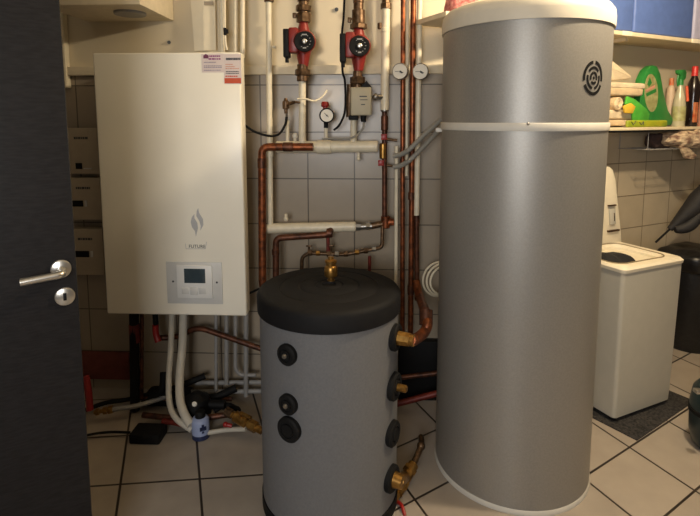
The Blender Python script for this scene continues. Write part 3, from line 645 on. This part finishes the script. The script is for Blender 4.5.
# ================================================================== METERS LEFT OF THE BOILER
for i, (x0, x1, y0, y1, dx, dy, lab) in enumerate(((66, 97, 128, 174, 79, 166, 'grey beige meter box left of the boiler, topmost of three'), (68, 100, 178, 220, 78, 203.5, 'grey beige meter box left of the boiler, middle of three'), (70, 102, 229, 275, 84, 254, 'grey beige meter box left of the boiler, lowest of three'))):
    Y = W - .06; p, q = at(x0, y1, Y), at(x1, y0, Y)
    t = thing('meter_box', ((p.x + q.x) / 2, W - .03, p.z), lab, 'meter', 'meter boxes')
    b = MB(); b.span((p.x, Y, p.z), (q.x, W - .001, q.z), .006); cs = b.build('case', 'meter', t)
    p, q = at(dx - (3 if i == 0 else 9), dy + 3, Y), at(dx + (3 if i == 0 else 5), dy - 3, Y)
    b = MB(); b.span((p.x, Y - .003, p.z), (q.x, Y + .004, q.z), .001); b.build('window', 'black', cs)
    p, q = at(dx + (7 if i else 5), dy + 3, Y), at(dx + (9 if i else 13), dy - (3 if i else -2), Y)
    b = MB(); b.span((p.x, Y - .004, p.z), (q.x, Y + .004, q.z), .001); b.build('button', 'panel', cs)
    p, q = at(x0 + 8, y0 + 12, Y), at(x0 + 22, y0 + 8, Y)
    b = MB(); bars(b, p.x, q.x, (p.z + q.z) / 2, .012, Y - .0005, 5, 50 + i); b.build('print', 'plum' if 0 else 'ink', cs)

# ================================================================== UNDER THE BOILER
p, q = at(80, 379, W - .02), at(128, 353, W - .02)
b = MB(); b.span((p.x, W - .02, p.z), (q.x, W, q.z), .004); tag(b.build('wall_panel', 'terracotta'), 'brick red panel on the wall under the boiler, left of the dark pipes', 'panel')
t = pipe('pipe', 'thick dark vertical pipe with red upper part under the left of the boiler', [(134, 312, 2.42), (135, 410, 2.40)], .0235, 'rubber', root=True)
ring(t, 'coupling', 134.6, 333, .027, 'copper_red', .1, 2.42)
pipe('pipe', 'dark copper pipe close beside the thick dark vertical pipe', [(142, 312, 2.44), (141.5, 398, 2.41)], .010, 'copper_dark')
t = pipe('pipe', 'short black pipe with red handled tap under the boiler', [(155, 312, 2.42), (156, 328, 2.42)], .014, 'rubber', root=True)
b = MB(); b.tube([at(155.5, 325, 2.41), at(156, 334, 2.41), at(158.5, 342, 2.40)], .016, 12, smooth=4); b.build('handle', 'redhandle', t)
pipe('pipe', 'long tarnished pipe kinked like a roof under the boiler', [(157, 338, 2.45), (176, 337.5, 2.48), (198, 327, 2.47), (262, 349, 2.45), (300, 360, 2.46), (300, 395, 2.46)], .0145, 'copper_dark', .05)
pipe('hose', 'slimmer off white hose hanging from the boiler, the left one', [(172, 312, 2.40), (171, 345, 2.38), (169, 375, 2.34), (169.5, 402, 2.28), (176, 418, 2.22), (192, 430, 2.19)], .0145, 'hose', smooth=8, cat='hose', group='hoses under the boiler')
pipe('hose', 'thicker off white hose hanging from the boiler, the right one', [(183.5, 312, 2.41), (182.5, 345, 2.39), (180, 372, 2.34), (180, 398, 2.27), (184, 413, 2.22), (191, 425, 2.185)], .0205, 'hose', smooth=8, cat='hose', group='hoses under the boiler')
for i, (x, y1, r, lab) in enumerate(((216, 393, .0085, 'leftmost'), (226.5, 384, .011, 'second'), (235.5, 376, .010, 'third'), (246, 396, .0125, 'rightmost'))):
    pts = [(x, 300, 2.50), (x, y1, 2.50)] if i != 2 else [(x, 300, 2.50), (x, 369, 2.50), (240, 375, 2.50), (256, 375, 2.50)]
    pipe('pipe', 'grey plastic pipe under the boiler right side, %s of the four' % lab, pts, r, 'pipegrey', .03, group='grey drain pipes')
pipe('pipe', 'upper grey horizontal pipe low on the wall behind the hoses', [(196, 383, 2.53), (268, 382, 2.53)], .012, 'pipegrey', group='low horizontal pipes')
pipe('pipe', 'lower grey horizontal pipe low on the wall behind the hoses', [(186, 392, 2.51), (268, 391, 2.51)], .012, 'pipegrey', group='low horizontal pipes')
pipe('pipe', 'dark pipe slanting along the floor behind the two white hoses', [(142, 404, 2.40), (175, 388, 2.44), (205, 376, 2.5)], .016, 'rubber', .05)
pipe('pipe', 'rusty pipe lying near the floor under the boiler', [(143, 415, 2.29), (190, 420, 2.25), (232, 414, 2.29)], .014, 'copper_dark', .05)
for lab, pts, r, m in (
    ('black pipe lying behind the round filter housing, rising to the right', [(170, 400, 2.42), (215, 398, 2.42), (236, 388, 2.46)], .020, 'rubber'),
    ('black pipe elbow under the boiler, just left of the slim white hose', [(150, 398, 2.40), (163, 390, 2.40), (164, 372, 2.44)], .019, 'rubber'),
    ('dark copper pipe low behind the two white hoses, nearest the wall', [(140, 398, 2.43), (232, 399, 2.43)], .012, 'copper_dark'),
    ('reddish pipe resting on the floor beside the black box', [(163, 421, 2.24), (178, 423, 2.22), (186, 426, 2.20)], .013, 'copper_red'),
    ('black hose curled on the floor right of the filter housing', [(214, 411, 2.33), (226, 404, 2.36), (240, 410, 2.32), (234, 418, 2.28)], .013, 'rubber')):
    pipe('pipe', lab, pts, r, m, .03)
tag(MB().box(at(170, 401, 2.50) + Vector((0, 0, 0)), (.24, .10, .13), .02).build('pump_block', 'rubber'), 'black pump block low on the wall behind the white hoses', 'pump')
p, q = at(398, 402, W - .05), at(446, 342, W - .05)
b = MB(); b.span((p.x, W - .05, p.z), (q.x, W - .001, q.z), .006); tag(b.build('wall_panel', 'black'), 'added black sheet standing in for deep shade low between the two tanks', 'panel')  # black slab added to darken the shaded gap between the tanks
# black filter housing
t = thing('filter_housing', onz(196, 418), 'round black filter housing on the floor behind the small bottle', 'filter')
b = MB(); c = at(197, 404, 2.32); b.lathe([(0, -.075), (.05, -.075), (.068, -.05), (.07, 0), (.06, .035), (.035, .05), (.02, .062), (0, .064)], c, seg=28); b.build('housing', 'black', t)
b = MB(); b.lathe([(0, 0), (.013, 0), (.01, .006), (0, .007)], at(194.5, 404, 2.25) , (0, -1, 0), 12); b.build('badge', 'dial', t)
b = MB(); b.cyl(c + Vector((-.12, 0, 0)), c + Vector((.14, 0, .0)), .022); b.build('pipe_union', 'black', t)
# small bottle
fp = onz(201, 437); t = thing('bottle', fp, 'small bottle with blue and white label standing among the floor pipes', 'bottle')
s = fp.y / FPX
b = MB(); b.lathe([(0, 0), (.034, 0), (.041, .004), (.041, .026), (0, .026)], fp, seg=24); b.build('base', 'navy', t)
b = MB(); b.lathe([(0, .026), (.041, .026), (.041, .088), (.034, .1), (.018, .106), (0, .106)], fp, seg=24); lb = b.build('body', 'bluelabel', t)
b = MB(); b.lathe([(0, .104), (.024, .104), (.024, .128), (.021, .132), (0, .132)], fp, seg=20); b.build('cap', 'black', t)
b = MB(); vdir = Vector((-fp.x, -fp.y, 0)).normalized(); ax = Vector((-vdir.y, vdir.x, 0)); 
n_ = (vdir + ax * .25).normalized(); cc = fp + n_ * .0412 + Vector((0, 0, .06)); u_ = Vector((-n_.y, n_.x, 0))
for dx, dz, w_, h_ in ((0, 0, .028, .012), (0, .014, .012, .02), (-.010, .004, .01, .018), (.010, .004, .01, .018), (0, -.014, .01, .01)): b.prism([cc + u_ * (dx - w_ / 2) + Vector((0, 0, dz - h_ / 2)), cc + u_ * (dx + w_ / 2) + Vector((0, 0, dz - h_ / 2)), cc + u_ * (dx + w_ / 2) + Vector((0, 0, dz + h_ / 2)), cc + u_ * (dx - w_ / 2) + Vector((0, 0, dz + h_ / 2))], n_ * .0012)
b.build('flower_mark', 'navy', lb)
# brass valve right
t = thing('brass_valve', at(243, 424, 2.2), 'brass valve lying slanted beside the left foot of the buffer tank', 'valve')
a, c = at(226, 411, 2.26), at(262, 431, 2.18); dv = (c - a)
b = MB(); b.cyl(a, c, .017); b.cyl(a + dv * .25, a + dv * .6, .027, seg=12, bev=.004); b.cyl(a + dv * .66, a + dv * .85, .026, seg=6); b.build('valve_body', 'brass', t)
b = MB(); b.cyl(a, a + dv * .18, .022, seg=6); b.build('nut', 'bronze', t)
b = MB(); b.tube([a + dv * .45, a + dv * .45 + Vector((.0, -.02, .05)), a + dv * .75 + Vector((0, -.03, .06))], .008, 10, .01); b.build('lever', 'brass', t)
pipe('hose', 'thin pale hose lying on the floor right of the small bottle', [(207, 433, 2.2), (225, 430, 2.22), (246, 429, 2.2)], .011, 'hose', smooth=5, cat='hose')
b = MB(); b.ball(at(225.5, 424.5, 2.2), .013); b.cyl(at(225.5, 424.5, 2.2), at(232, 426, 2.2), .009); tag(b.build('tap_handle', 'redhandle'), 'small red tap handle on the floor near the brass valve', 'tap')
# hose end with brass nozzle
t = thing('hose', at(112, 412, 2.3), 'grey hose with brass end pointing left by the door', 'hose')
b = MB(); b.tube([at(111, 409.5, 2.3), at(122, 408, 2.31), at(140, 405, 2.34), at(165, 397, 2.42)], .012, 12, smooth=6); b.build('tube', 'pipegrey', t)
b = MB(); p, q = at(94, 412.5, 2.28), at(112, 409.3, 2.3); d_ = q - p; b.cyl(p, q, .010, seg=12); b.cyl(p + d_ * .1, p + d_ * .3, .016, seg=6); b.cyl(p + d_ * .5, p + d_ * .72, .017, seg=6); b.cyl(p + d_ * .8, p + d_ * 1.05, .019, seg=14); b.build('nozzle', 'brass', t)
pipe('hose', 'black hose running from the door to the dark pipes', [(86, 410, 2.36), (105, 403, 2.38), (130, 399, 2.42), (170, 388, 2.46)], .011, 'rubber', smooth=6, cat='hose')
pipe('hose', 'red rubber hose hanging at the door edge under the boiler', [(86, 376, 2.34), (88.5, 392, 2.33), (90, 410, 2.32)], .017, 'redrubber', smooth=5, cat='hose')
pipe('cable', 'black cable lying on the floor tiles left of the black box', [(80, 437, 2.15), (96, 433.5, 2.17), (112, 432, 2.185), (130, 432.5, 2.185)], .006, 'black', smooth=6, cat='cable', seg=8)
fp = onz(144, 445); b = MB(); b.box(fp + Vector((0, .05, .024)), (.145, .10, .048), .008); tag(b.build('black_box', 'rubber'), 'low black box on the floor tiles under the dark pipes', 'box')
# pipes deep between buffer and silver tank
pipe('pipe', 'upper dark red pipe crossing low between the two tanks', [(396, 378, 2.557), (446, 372, 2.557)], .014, 'copper_dark', group='low pipes between tanks')
pipe('pipe', 'lower dark red pipe crossing low between the two tanks', [(396, 404, 2.45), (446, 391, 2.45)], .016, 'copper_red', group='low pipes between tanks')

# ================================================================== RIGHT SIDE: SHELVES
def rbox(s0, s1, o0, o1, z0, z1, bev=0, seg=2, mb=None):
    b = mb or MB(); X = Matrix(((RD.x, RN.x, 0, RC.x), (RD.y, RN.y, 0, RC.y), (0, 0, 1, 0), (0, 0, 0, 1)))
    T0 = b.T; b.T = X; b.span((s0, o0, z0), (s1, o1, z1), bev, seg); b.T = T0; return b
def sof(p): q = p - RC; return q.dot(RD), q.dot(RN)
SO = .24; ZU = 1.95; ZL = 1.437
us0 = sof(rw(446, 6, SO))[0]
t = thing('wall_shelf', so(1, .12, ZU), 'upper pale wall shelf carrying the blue crates', 'shelf', 'wall shelves')
rbox(us0, 2.9, .002, SO, ZU, ZU + .022, .002).build('board', 'shelf', t)
for x0, x1 in ((622.8, 632), (692.5, 702)):
    s0, s1 = sof(rw(x0, 30, SO))[0], sof(rw(x1, 30, SO))[0]; rbox(s0, s1, SO - .004, SO + .004, ZU - .001, ZU + .023, .001).build('edge_clip', 'paper', t)
for s_ in (1.0, 2.4): rbox(s_, s_ + .02, .002, .2, ZU - .02, ZU).build('bracket', 'shelf', t)
ls0 = .62
t = thing('wall_shelf', so(1, .12, ZL), 'lower pale wall shelf carrying towels and bottles', 'shelf', 'wall shelves')
rbox(ls0, 2.9, .002, SO, ZL, ZL + .016, .002).build('board', 'shelf', t)
s1 = sof(rw(679.5, 130, SO))[0]; rbox(ls0, s1, SO - .02, SO - .004, ZL - .012, ZL, .001).build('edge_strip', 'rubber', t)
LT = ZL + .016
# crates on the upper shelf
def crate(x0, x1, m, label, o1, h=.34):
    a, c = sof(rw(x0, 10, o1))[0], sof(rw(x1, 10, o1))[0]; z = ZU + .022
    t = thing('crate', so((a + c) / 2, .1, z), label, 'crate', 'crates on the upper shelf')
    rbox(a + .004, c - .004, .03, o1, z + .008, z + h, .012, 3).build('body', m, t)
    rbox(a + .012, c - .012, .04, o1 - .01, z, z + .012, .002).build('foot', 'black', t)  # black block painting the shadowed gap between crate and shelf
crate(598, 634.5, 'blue', 'blue crate on the upper shelf next to the silver tank', .21)
crate(634.8, 694.5, 'blue', 'wide blue crate on the upper shelf, right of the narrower one', .21)
crate(695.2, 740, 'lilac', 'pale lilac box at the right end of the upper shelf', .21)
# pink cloth on the left end of the upper shelf
p = rw(463, 0, .14); b = MB(); b.soft((p.x, p.y, ZU + .022 + .05), (.2, .12, .1), .7, 18, .03, 14, RA); tag(b.build('cloth', 'pink'), 'crumpled pink red cloth on the upper shelf above the silver tank', 'cloth')

# towels (left end of the lower shelf)
def towel(x0, x1, y0, y1, off, m, label, rz=0, e=.3, amp=.006):
    a, c = rw(x0, y1, off), rw(x1, y0, off); w_ = (c - a).dot(RD); h_ = c.z - a.z; cc = (a + c) / 2
    b = MB(); b.soft((cc.x, cc.y, cc.z), (w_, .15, h_), e, 18, amp, 16, RA + rz); return tag(b.build('towel', m), label, 'towel', 'towels on the lower shelf')
ybase = 126.0
towel(592, 627, 119.5, 126, .12, 'towel', 'flat cream towel at the bottom of the stack by the silver tank')
towel(592, 631, 110, 119.5, .12, 'towel2', 'folded off white towel, second from the bottom of the stack')
# rolled towel
c = rw(618.5, 103.6, .205) - RN * .09; b = MB(); r0 = .036
for k in range(1): b.tube([c + RN * .09 + RD * .0, c - RN * .08], r0, 22)
spir = [c + RN * .091 + RD * (math.cos(a) * (r0 - .0025 - .0012 * a)) + Vector((0, 0, math.sin(a) * (r0 - .0025 - .0012 * a))) for a in [i * .3 for i in range(70) if r0 - .0025 - .0012 * i * .3 > .006]]
o = tag(b.build('towel', 'towel'), 'rolled cream towel with a spiral end in the stack', 'towel', 'towels on the lower shelf')
b = MB(); b.tube(spir, .0028, 6); b.build('rolled_edge', 'towel2', o)
towel(592, 634, 88.8, 96, .12, 'towel', 'folded cream towel lying on the rolled towel')
towel(592, 636, 84, 88.4, .12, 'towel2', 'thin off white towel below the pointed cushion')
# pointed cushion
b = MB(); P = [rw(590, 82.5, .18), rw(632, 79, .18), rw(632.5, 76, .18), rw(614, 61, .18), rw(590, 56, .18)]; b.prism(P, RN * -.11, .012); tag(b.build('cushion', 'towel2'), 'cream pointed cushion on top of the towel stack', 'cushion')

# green pouch
off = .15
P = [rw(x, y, off) for x, y in ((637, 125.3), (640.5, 108), (641.5, 92), (643, 79), (647.5, 69.5), (653, 65), (657.5, 66), (661, 74), (664, 92), (668.5, 110), (673.5, 119), (672, 125.3))]
t = thing('refill_pouch', so(sof(P[0])[0] + .08, .12, LT), 'tall green refill pouch with oval picture on the lower shelf', 'pouch')
b = MB(); b.prism(P, RN * -.05, .008); b.build('pouch', 'green', t)
b = MB(); cc = rw(651.5, 93, off + .002); a_, b__ = rw(658.2, 93, off + .002), rw(651.5, 74, off + .002); ru = (a_ - cc).length; rv = (b__ - cc).length
b.prism([cc + RD * (ru * math.cos(i * .2618)) + Vector((0, 0, rv * math.sin(i * .2618))) - RD * (.25 * ru * math.sin(i * .2618)) for i in range(24)], RN * -.003); wd = b.build('picture', 'window', t)
b = MB(); b.prism([rw(x, y, off + .0035) for x, y in ((646, 93.5), (656, 88.5), (656.5, 92), (652, 94), (647, 96.5))], RN * -.002); b.prism([rw(x, y, off + .0035) for x, y in ((647.5, 84), (650, 77), (652, 83), (649, 87))], RN * -.002); b.build('leaf_mark', 'green', wd)
b = MB(); b.prism([rw(x, y, off + .0035) for x, y in ((645.5, 90), (655, 85), (655, 87.5), (646, 92))], RN * -.002); b.build('banner', 'pinkplastic', wd)
# bright green packet, flopped
P = [rw(x, y, .213) for x, y in ((628, 96), (636, 99.5), (647, 109), (650, 114), (648, 124), (634, 124.6), (633, 112), (626, 104))]
b = MB(); b.prism(P, RN * -.015, .004); tag(b.build('packet', 'green2'), 'slumped bright green packet left of the tall pouch', 'packet')
P = [rw(x, y, .229) for x, y in ((624, 106), (631.5, 103), (636, 106.5), (633, 113.5), (625.5, 113))]
b = MB(); b.prism(P, RN * -.012, .003); tag(b.build('packet', 'yellow'), 'small yellow card packet by the towel stack', 'packet')
# lime packet lying in front
p, q = rw(628, 126.4, SO - .004), rw(668, 119.5, SO - .004)
t = thing('packet', so((sof(p)[0] + sof(q)[0]) / 2, .2, LT), 'long lime yellow packet lying along the lower shelf front', 'packet')
s0, s1 = sof(p)[0], sof(q)[0]; rbox(s0, s1, .216, SO - .004, LT, LT + .04, .008, 3).build('wrapper', 'lime', t)
b = MB()
def stroke(pts): b.tube([rw(x, y, SO - .003) for x, y in pts], .0022, 6)
stroke(((631.5, 121.8), (633.3, 125), (636, 121))); stroke(((639.5, 122.3), (641.3, 124.8), (643.5, 121.6))); stroke(((643.5, 121.6), (643.6, 124.6)))
b.build('lettering', 'ink', t)
# peach bottle, spray bottle, dark bottle, salmon bottle
def rp(x, y, off): p = rw(x, y, off); return Vector((p.x, p.y, LT))
def zpx(x, y, off): return rw(x, y, off).z - LT
p = rp(669, 120, .1); h = zpx(669, 78, .1)
t = thing('bottle', p, 'pale peach bottle half hidden behind the green pouch', 'bottle')
b = MB(); b.lathe([(0, 0), (.024, 0), (.026, .006), (.026, h * .7), (.018, h * .82), (.011, h * .86), (0, h * .86)], p, seg=20); b.build('body', 'peach', t)
b = MB(); b.lathe([(0, h * .85), (.014, h * .85), (.013, h), (0, h)], p, seg=16); b.build('cap', 'labelred', t)
p = rp(678, 121, .16); h = zpx(678, 70, .16)
t = thing('spray_bottle', p, 'cloudy spray bottle with green trigger head', 'bottle')
b = MB(); b.lathe([(0, 0), (.034, 0), (.037, .006), (.037, h * .38), (.030, h * .52), (.022, h * .62), (.013, h * .72), (.012, h * .76), (0, h * .76)], p, seg=24); bd = b.build('body', 'clearb', t)
b = MB(); b.lathe([(.0373, h * .1), (.0382, h * .1), (.0382, h * .36), (.0373, h * .36)], p, seg=24); b.build('label', 'window', bd)
b = MB(); c = p + Vector((0, 0, h * .74)); b.cyl(c, c + Vector((0, 0, h * .1)), .016, .014)
b.prism([c + RD * x + Vector((0, 0, z)) + RN * .013 for x, z in ((-.042, h * .2), (-.045, h * .26), (.02, h * .27), (.034, h * .22), (.03, h * .12), (.014, h * .08), (-.012, h * .09), (-.016, h * .16))], RN * -.026, .004)
b.tube([c + RD * -.03 + Vector((0, 0, h * .17)), c + RD * -.034 + Vector((0, 0, h * .06)), c + RD * -.026 + Vector((0, 0, -h * .02))], .005, 8, smooth=4); b.build('trigger_head', 'green', t)
b = MB(); b.cyl(p + RN * .04 + RD * .016 + Vector((0, 0, h * .45)), p + RN * .028 + RD * .016 + Vector((0, 0, h * .72)), .008, seg=10); b.build('orange_stripe', 'orange', t)
p = rp(691.3, 121.5, .15); h = zpx(691, 66, .15)
t = thing('bottle', p, 'black brown bottle with bright red cap', 'bottle')
b = MB(); b.lathe([(0, 0), (.030, 0), (.033, .006), (.033, h * .3), (.038, h * .5), (.038, h * .62), (.030, h * .74), (.017, h * .83), (.015, h * .85), (0, h * .85)], p, (0, 0, 1), 24); bd = b.build('body', 'darkbottle', t)
b = MB(); b.lathe([(0, h * .84), (.0185, h * .84), (.018, h * .985), (.015, h), (0, h)], p, seg=18); b.build('cap', 'redcap', t)
b = MB(); 
s0 = sof(p)[0]; rbox(s0 - .034, s0 - .002, sof(p)[1] + .024, sof(p)[1] + .036, LT + h * .07, LT + h * .40, .001, 1, b); b.build('label', 'labelred', bd)
p = rp(704, 121.5, .13); h = zpx(704, 76, .13)
t = thing('bottle', p, 'salmon pink bottle with white cap at the right picture edge', 'bottle')
b = MB(); b.lathe([(0, 0), (.036, 0), (.038, .006), (.038, h * .66), (.022, h * .76), (0, h * .76)], p, seg=24); b.build('body', 'pinkplastic', t)
b = MB(); b.lathe([(0, h * .75), (.024, h * .75), (.022, h), (0, h)], p, seg=18); b.build('cap', 'dial', t)

# wire rack under the lower shelf with a bunch of patterned cloth
zr = rw(672, 149, SO - .02).z
t = thing('wire_rack', so(sof(rw(672, 149, .1))[0], .1, zr), 'thin wire rack hanging under the lower shelf', 'rack')
s0, s1 = sof(rw(646, 149, .2))[0], 2.6
b = MB()
for o_ in (.03, .08, .13, .18, SO - .02): b.tube([so(s0, o_, zr), so(s1, o_, zr)], .0022, 6)
for s_ in [s0 + i * .09 for i in range(int((s1 - s0) / .09) + 1)]: b.tube([so(s_, .02, zr), so(s_, SO - .015, zr)], .0016, 6)
for s_ in (s0, s0 + .6): b.tube([so(s_, SO - .03, ZL), so(s_, SO - .03, zr)], .002, 6); b.tube([so(s_, .03, ZL), so(s_, .03, zr)], .002, 6)
b.build('wires', 'pipegrey', t)
def crumple(name, x0, x1, y0, y1, off, dep, m, label, cat, amp, freq, e=.75):
    a, c = rw(x0, y1, off), rw(x1, y0, off); w_ = (c - a).dot(RD); h_ = c.z - a.z; cc = (a + c) / 2
    b = MB(); b.soft((cc.x, cc.y, cc.z), (w_, dep, h_), e, 36, amp, freq, RA); return tag(b.build(name, m), label, cat)
crumple('cloth', 665, 726, 128.5, 149, .19, .17, 'cloth', 'crumpled brown and cream patterned cloth under the lower shelf', 'cloth', .028, 26)
b = MB(); P = [rw(x, y, .246) for x, y in ((681, 146), (690, 148), (698, 156), (693, 160), (686, 158), (683, 151))]; b.prism(P, RN * -.02, .006); tag(b.build('cloth', 'cloth'), 'loose corner of patterned cloth hanging off the wire rack', 'cloth')
crumple('cloth', 648, 668, 134, 148.5, .12, .10, 'rag', 'dark rag on the wire rack left of the patterned cloth', 'cloth', .02, 24)

# ================================================================== WASHING MACHINE
ZW = .80
A = onz(624, 268, ZW); B = onz(684, 257, ZW); wx = (B - A); WW = wx.length; wx.normalize(); wy = Vector((-wx.y, wx.x, 0))   # wy into the wall
WD = .46; base = A + wy * .0; base.z = 0
X = Matrix(((wx.x, wy.x, 0, base.x), (wx.y, wy.y, 0, base.y), (0, 0, 1, 0), (0, 0, 0, 1)))
ws = thing('washing_machine', (base + wx * WW / 2 + wy * WD / 2), 'narrow white top loading washing machine with its lid open', 'washing machine')
b = MB(X)
# body: side walls as a tapered shell, open at the top
def shell(mb, rings):
    prev = None
    for pts in rings:
        r = mb._v(pts)
        if prev:
            for i in range(len(r)): j = (i + 1) % len(r); mb._f([prev[i], prev[j], r[j], r[i]])
        else: mb._f(r[::-1])
        prev = r
    mb._f(prev)
def rect(x0, x1, y0, y1, z, r=.02, n=4):
    P = []
    for cx, cy, a0 in ((x1 - r, y0 + r, -90), (x1 - r, y1 - r, 0), (x0 + r, y1 - r, 90), (x0 + r, y0 + r, 180)):
        for k in range(n + 1): a = R_(a0 + 90 * k / n); P.append((cx + r * math.cos(a), cy + r * math.sin(a), z))
    return P
mt = .012
shell(b, [rect(mt, WW - mt, mt, WD - .005, .03), rect(mt * .8, WW - mt * .8, mt * .8, WD - .003, .1), rect(0, WW, 0, WD, ZW - .03)]); b.build('body', 'washer', ws)
b = MB(X); fo = []
r = rect(-.004, WW + .004, -.006, WD, ZW - .028, .025); r2 = rect(-.006, WW + .006, -.01, WD, ZW - .012, .03); r3 = rect(.004, WW - .004, .002, WD - .01, ZW, .03)
hx0, hx1, hy0, hy1 = .028, WW - .05, .05, WD - .11
r4 = rect(hx0, hx1, hy0, hy1, ZW - .001, .06); r5 = rect(hx0 + .004, hx1 - .004, hy0 + .004, hy1 - .004, ZW - .012, .058); r6 = rect(hx0 + .014, hx1 - .014, hy0 + .014, hy1 - .014, ZW - .014, .05); r7 = rect(hx0 + .03, hx1 - .03, hy0 + .03, hy1 - .03, ZW - .22, .045)
shell(b, [r, r2, r3, r4, r5, r6, r7]); top = b.build('top_frame', 'washer_in', ws)
b = MB(X); rp_ = rect(hx0 - .004, hx1 + .004, hy0 - .004, hy1 + .004, ZW + .0005, .06, 6); b.tube(rp_ + rp_[:1], .0035, 6); b.build('rim_shade', 'rim_shade', ws)  # grey-brown line standing in for groove shading around the opening
b = MB(X); b.soft((WW * .36, (hy0 + hy1) / 2 - .005, ZW - .09), (WW * .56, hy1 - hy0 - .06, .18), .75, 20, .025, 14); b.build('laundry', 'laundry', ws, ); 
# open lid hinged at the back
LH = .44
b = MB(X @ Matrix.Translation((.012, WD - .10, ZW - .005)) @ Matrix.Rotation(-.10, 4, 'X'))
b.prism([(.01, 0, 0), (WW + .004, 0, 0), (WW, 0, .06), (WW - .03, 0, LH - .08), (WW - .05, 0, LH - .02), (WW - .08, 0, LH), (.08, 0, LH), (.04, 0, LH - .04), (.02, 0, LH - .1)], (0, .03, 0), .006); lid = b.build('lid', 'washer_in', ws)
b = MB(X @ Matrix.Translation((.012, WD - .10, ZW - .005)) @ Matrix.Rotation(-.10, 4, 'X')); b.span((WW - .10, -.012, .11), (WW - .055, .0, .20), .004); b.build('latch', 'washer', lid)
b = MB(X @ Matrix.Translation((.012, WD - .10, ZW - .005)) @ Matrix.Rotation(-.10, 4, 'X')); b.span((WW - .072, -.0135, .13), (WW - .066, -.011, .175)); b.build('slot', 'bronze', lid)
for z0, z1, x0, x1 in ((.215, .223, .11, .05), (.07, .08, .12, .03)):
    b = MB(X @ Matrix.Translation((.012, WD - .10, ZW - .005)) @ Matrix.Rotation(-.10, 4, 'X')); b.span((WW - x0, -.014, z0), (WW - x1, -.002, z1)); b.build('ridge', 'bronze', lid)
for x_ in (.05, WW - .05):
    for y_ in (.05, WD - .06): b = MB(X); b.cyl((x_, y_, .006), (x_, y_, .034), .02, seg=14); b.build('foot', 'black', ws)
# mat
m0, m1, m2 = onz(637, 441), onz(691, 404), onz(672, 382)
mx = (m1 - m0).normalized(); ml = (m1 - m0).length + .04; my = Vector((-mx.y, mx.x, 0))
b = MB(); b.prism([m0, m0 + mx * ml, m0 + mx * ml + my * .62, m0 + my * .62], (0, 0, .006), .001); tag(b.build('floor_mat', 'mat'), 'speckled black mat under the washing machine', 'mat')

# black sack/bin right of the washer
bc = onz(694, 358); t = thing('waste_bin', bc + Vector((.12, .12, 0)), 'black bin with black sack on the floor right of the washing machine', 'bin')
zt_ = at(690, 252, bc.y + .1).z
b = MB(); cbin = bc + wx * .16 + wy * .14
b.lathe([(0, 0), (.14, 0), (.155, .02), (.175, zt_ - .1), (0, zt_ - .1)], cbin, seg=28); b.build('body', 'bin', t)
b = MB(); b.soft((cbin.x, cbin.y, zt_ - .07), (.39, .36, .16), .55, 22, .02, 12, RA); b.build('sack', 'bin', t)

# folded umbrella leaning over the washer
U0, U1 = rw(655.5, 242.5, .12), rw(716, 186, .30); ud = U1 - U0
t = thing('umbrella', U0 + ud * .5, 'folded black umbrella slanting behind the washing machine', 'umbrella')
b = MB(); b.tube([U0, U0 + ud * .30], .0065, 10); b.build('tip', 'black', t)
b = MB(); b.tube([U0 + ud * (.24 + .05 * i) for i in range(16)], lambda k: .018 + .05 * min(1, k * 1.5), 16, smooth=2)
b.build('canopy', 'umb', t)
b = MB(); hk = so(sof(U1)[0] + .26, .13, zr + .004); b.tube([U0 + ud * .98, U1 + ud * .15, hk + Vector((-.03, 0, -.12)), hk + Vector((0, 0, -.02)), hk + RD * .02 + Vector((0, 0, .012)), hk + RD * .045 + Vector((0, 0, -.01))], .007, 10, smooth=5); b.build('handle', 'black', t)
b = MB(); P0 = [U0 + ud * .27, U0 + ud * .40, U0 + ud * .62, U0 + ud * .58 + Vector((.03, 0, -.10)), U0 + ud * .36 + Vector((.02, 0, -.10)), U0 + ud * .28 + Vector((.005, 0, -.05))]
b.tube([U0 + ud * .30 + Vector((.0, -.02, -.02)), U0 + ud * .45 + Vector((.02, -.02, -.055)), U0 + ud * .62 + Vector((.02, -.02, -.06)), U0 + ud * .9 + Vector((.01, -.02, -.04))], lambda k: .008 + .03 * math.sin(math.pi * min(1, k * .8 + .15)), 12, smooth=6); b.build('loose_fold', 'umb', t)

# dark teal canister at the right edge
fc = onz(712, 448); t = thing('vacuum_cleaner', fc, 'dark teal rounded canister with silver catch at the right edge', 'vacuum cleaner')
hz = at(700, 385, fc.y).z
b = MB(); b.lathe([(0, 0), (.07, 0), (.09, .02), (.105, .08), (.108, hz * .7), (.098, hz * .92), (.08, hz), (0, hz)], fc + Vector((.01, 0, 0)), seg=32); b.build('body', 'vac', t)
p = at(698, 391, fc.y - .09); b = MB(); b.box(p, (.03, .03, .018), .004); b.build('catch', 'chrome', t)
b = MB(); b.lathe([(.106, hz * .55), (.112, hz * .56), (.112, hz * .62), (.106, hz * .63)], fc + Vector((.01, 0, 0)), seg=32); b.build('seam_ring', 'black', t)
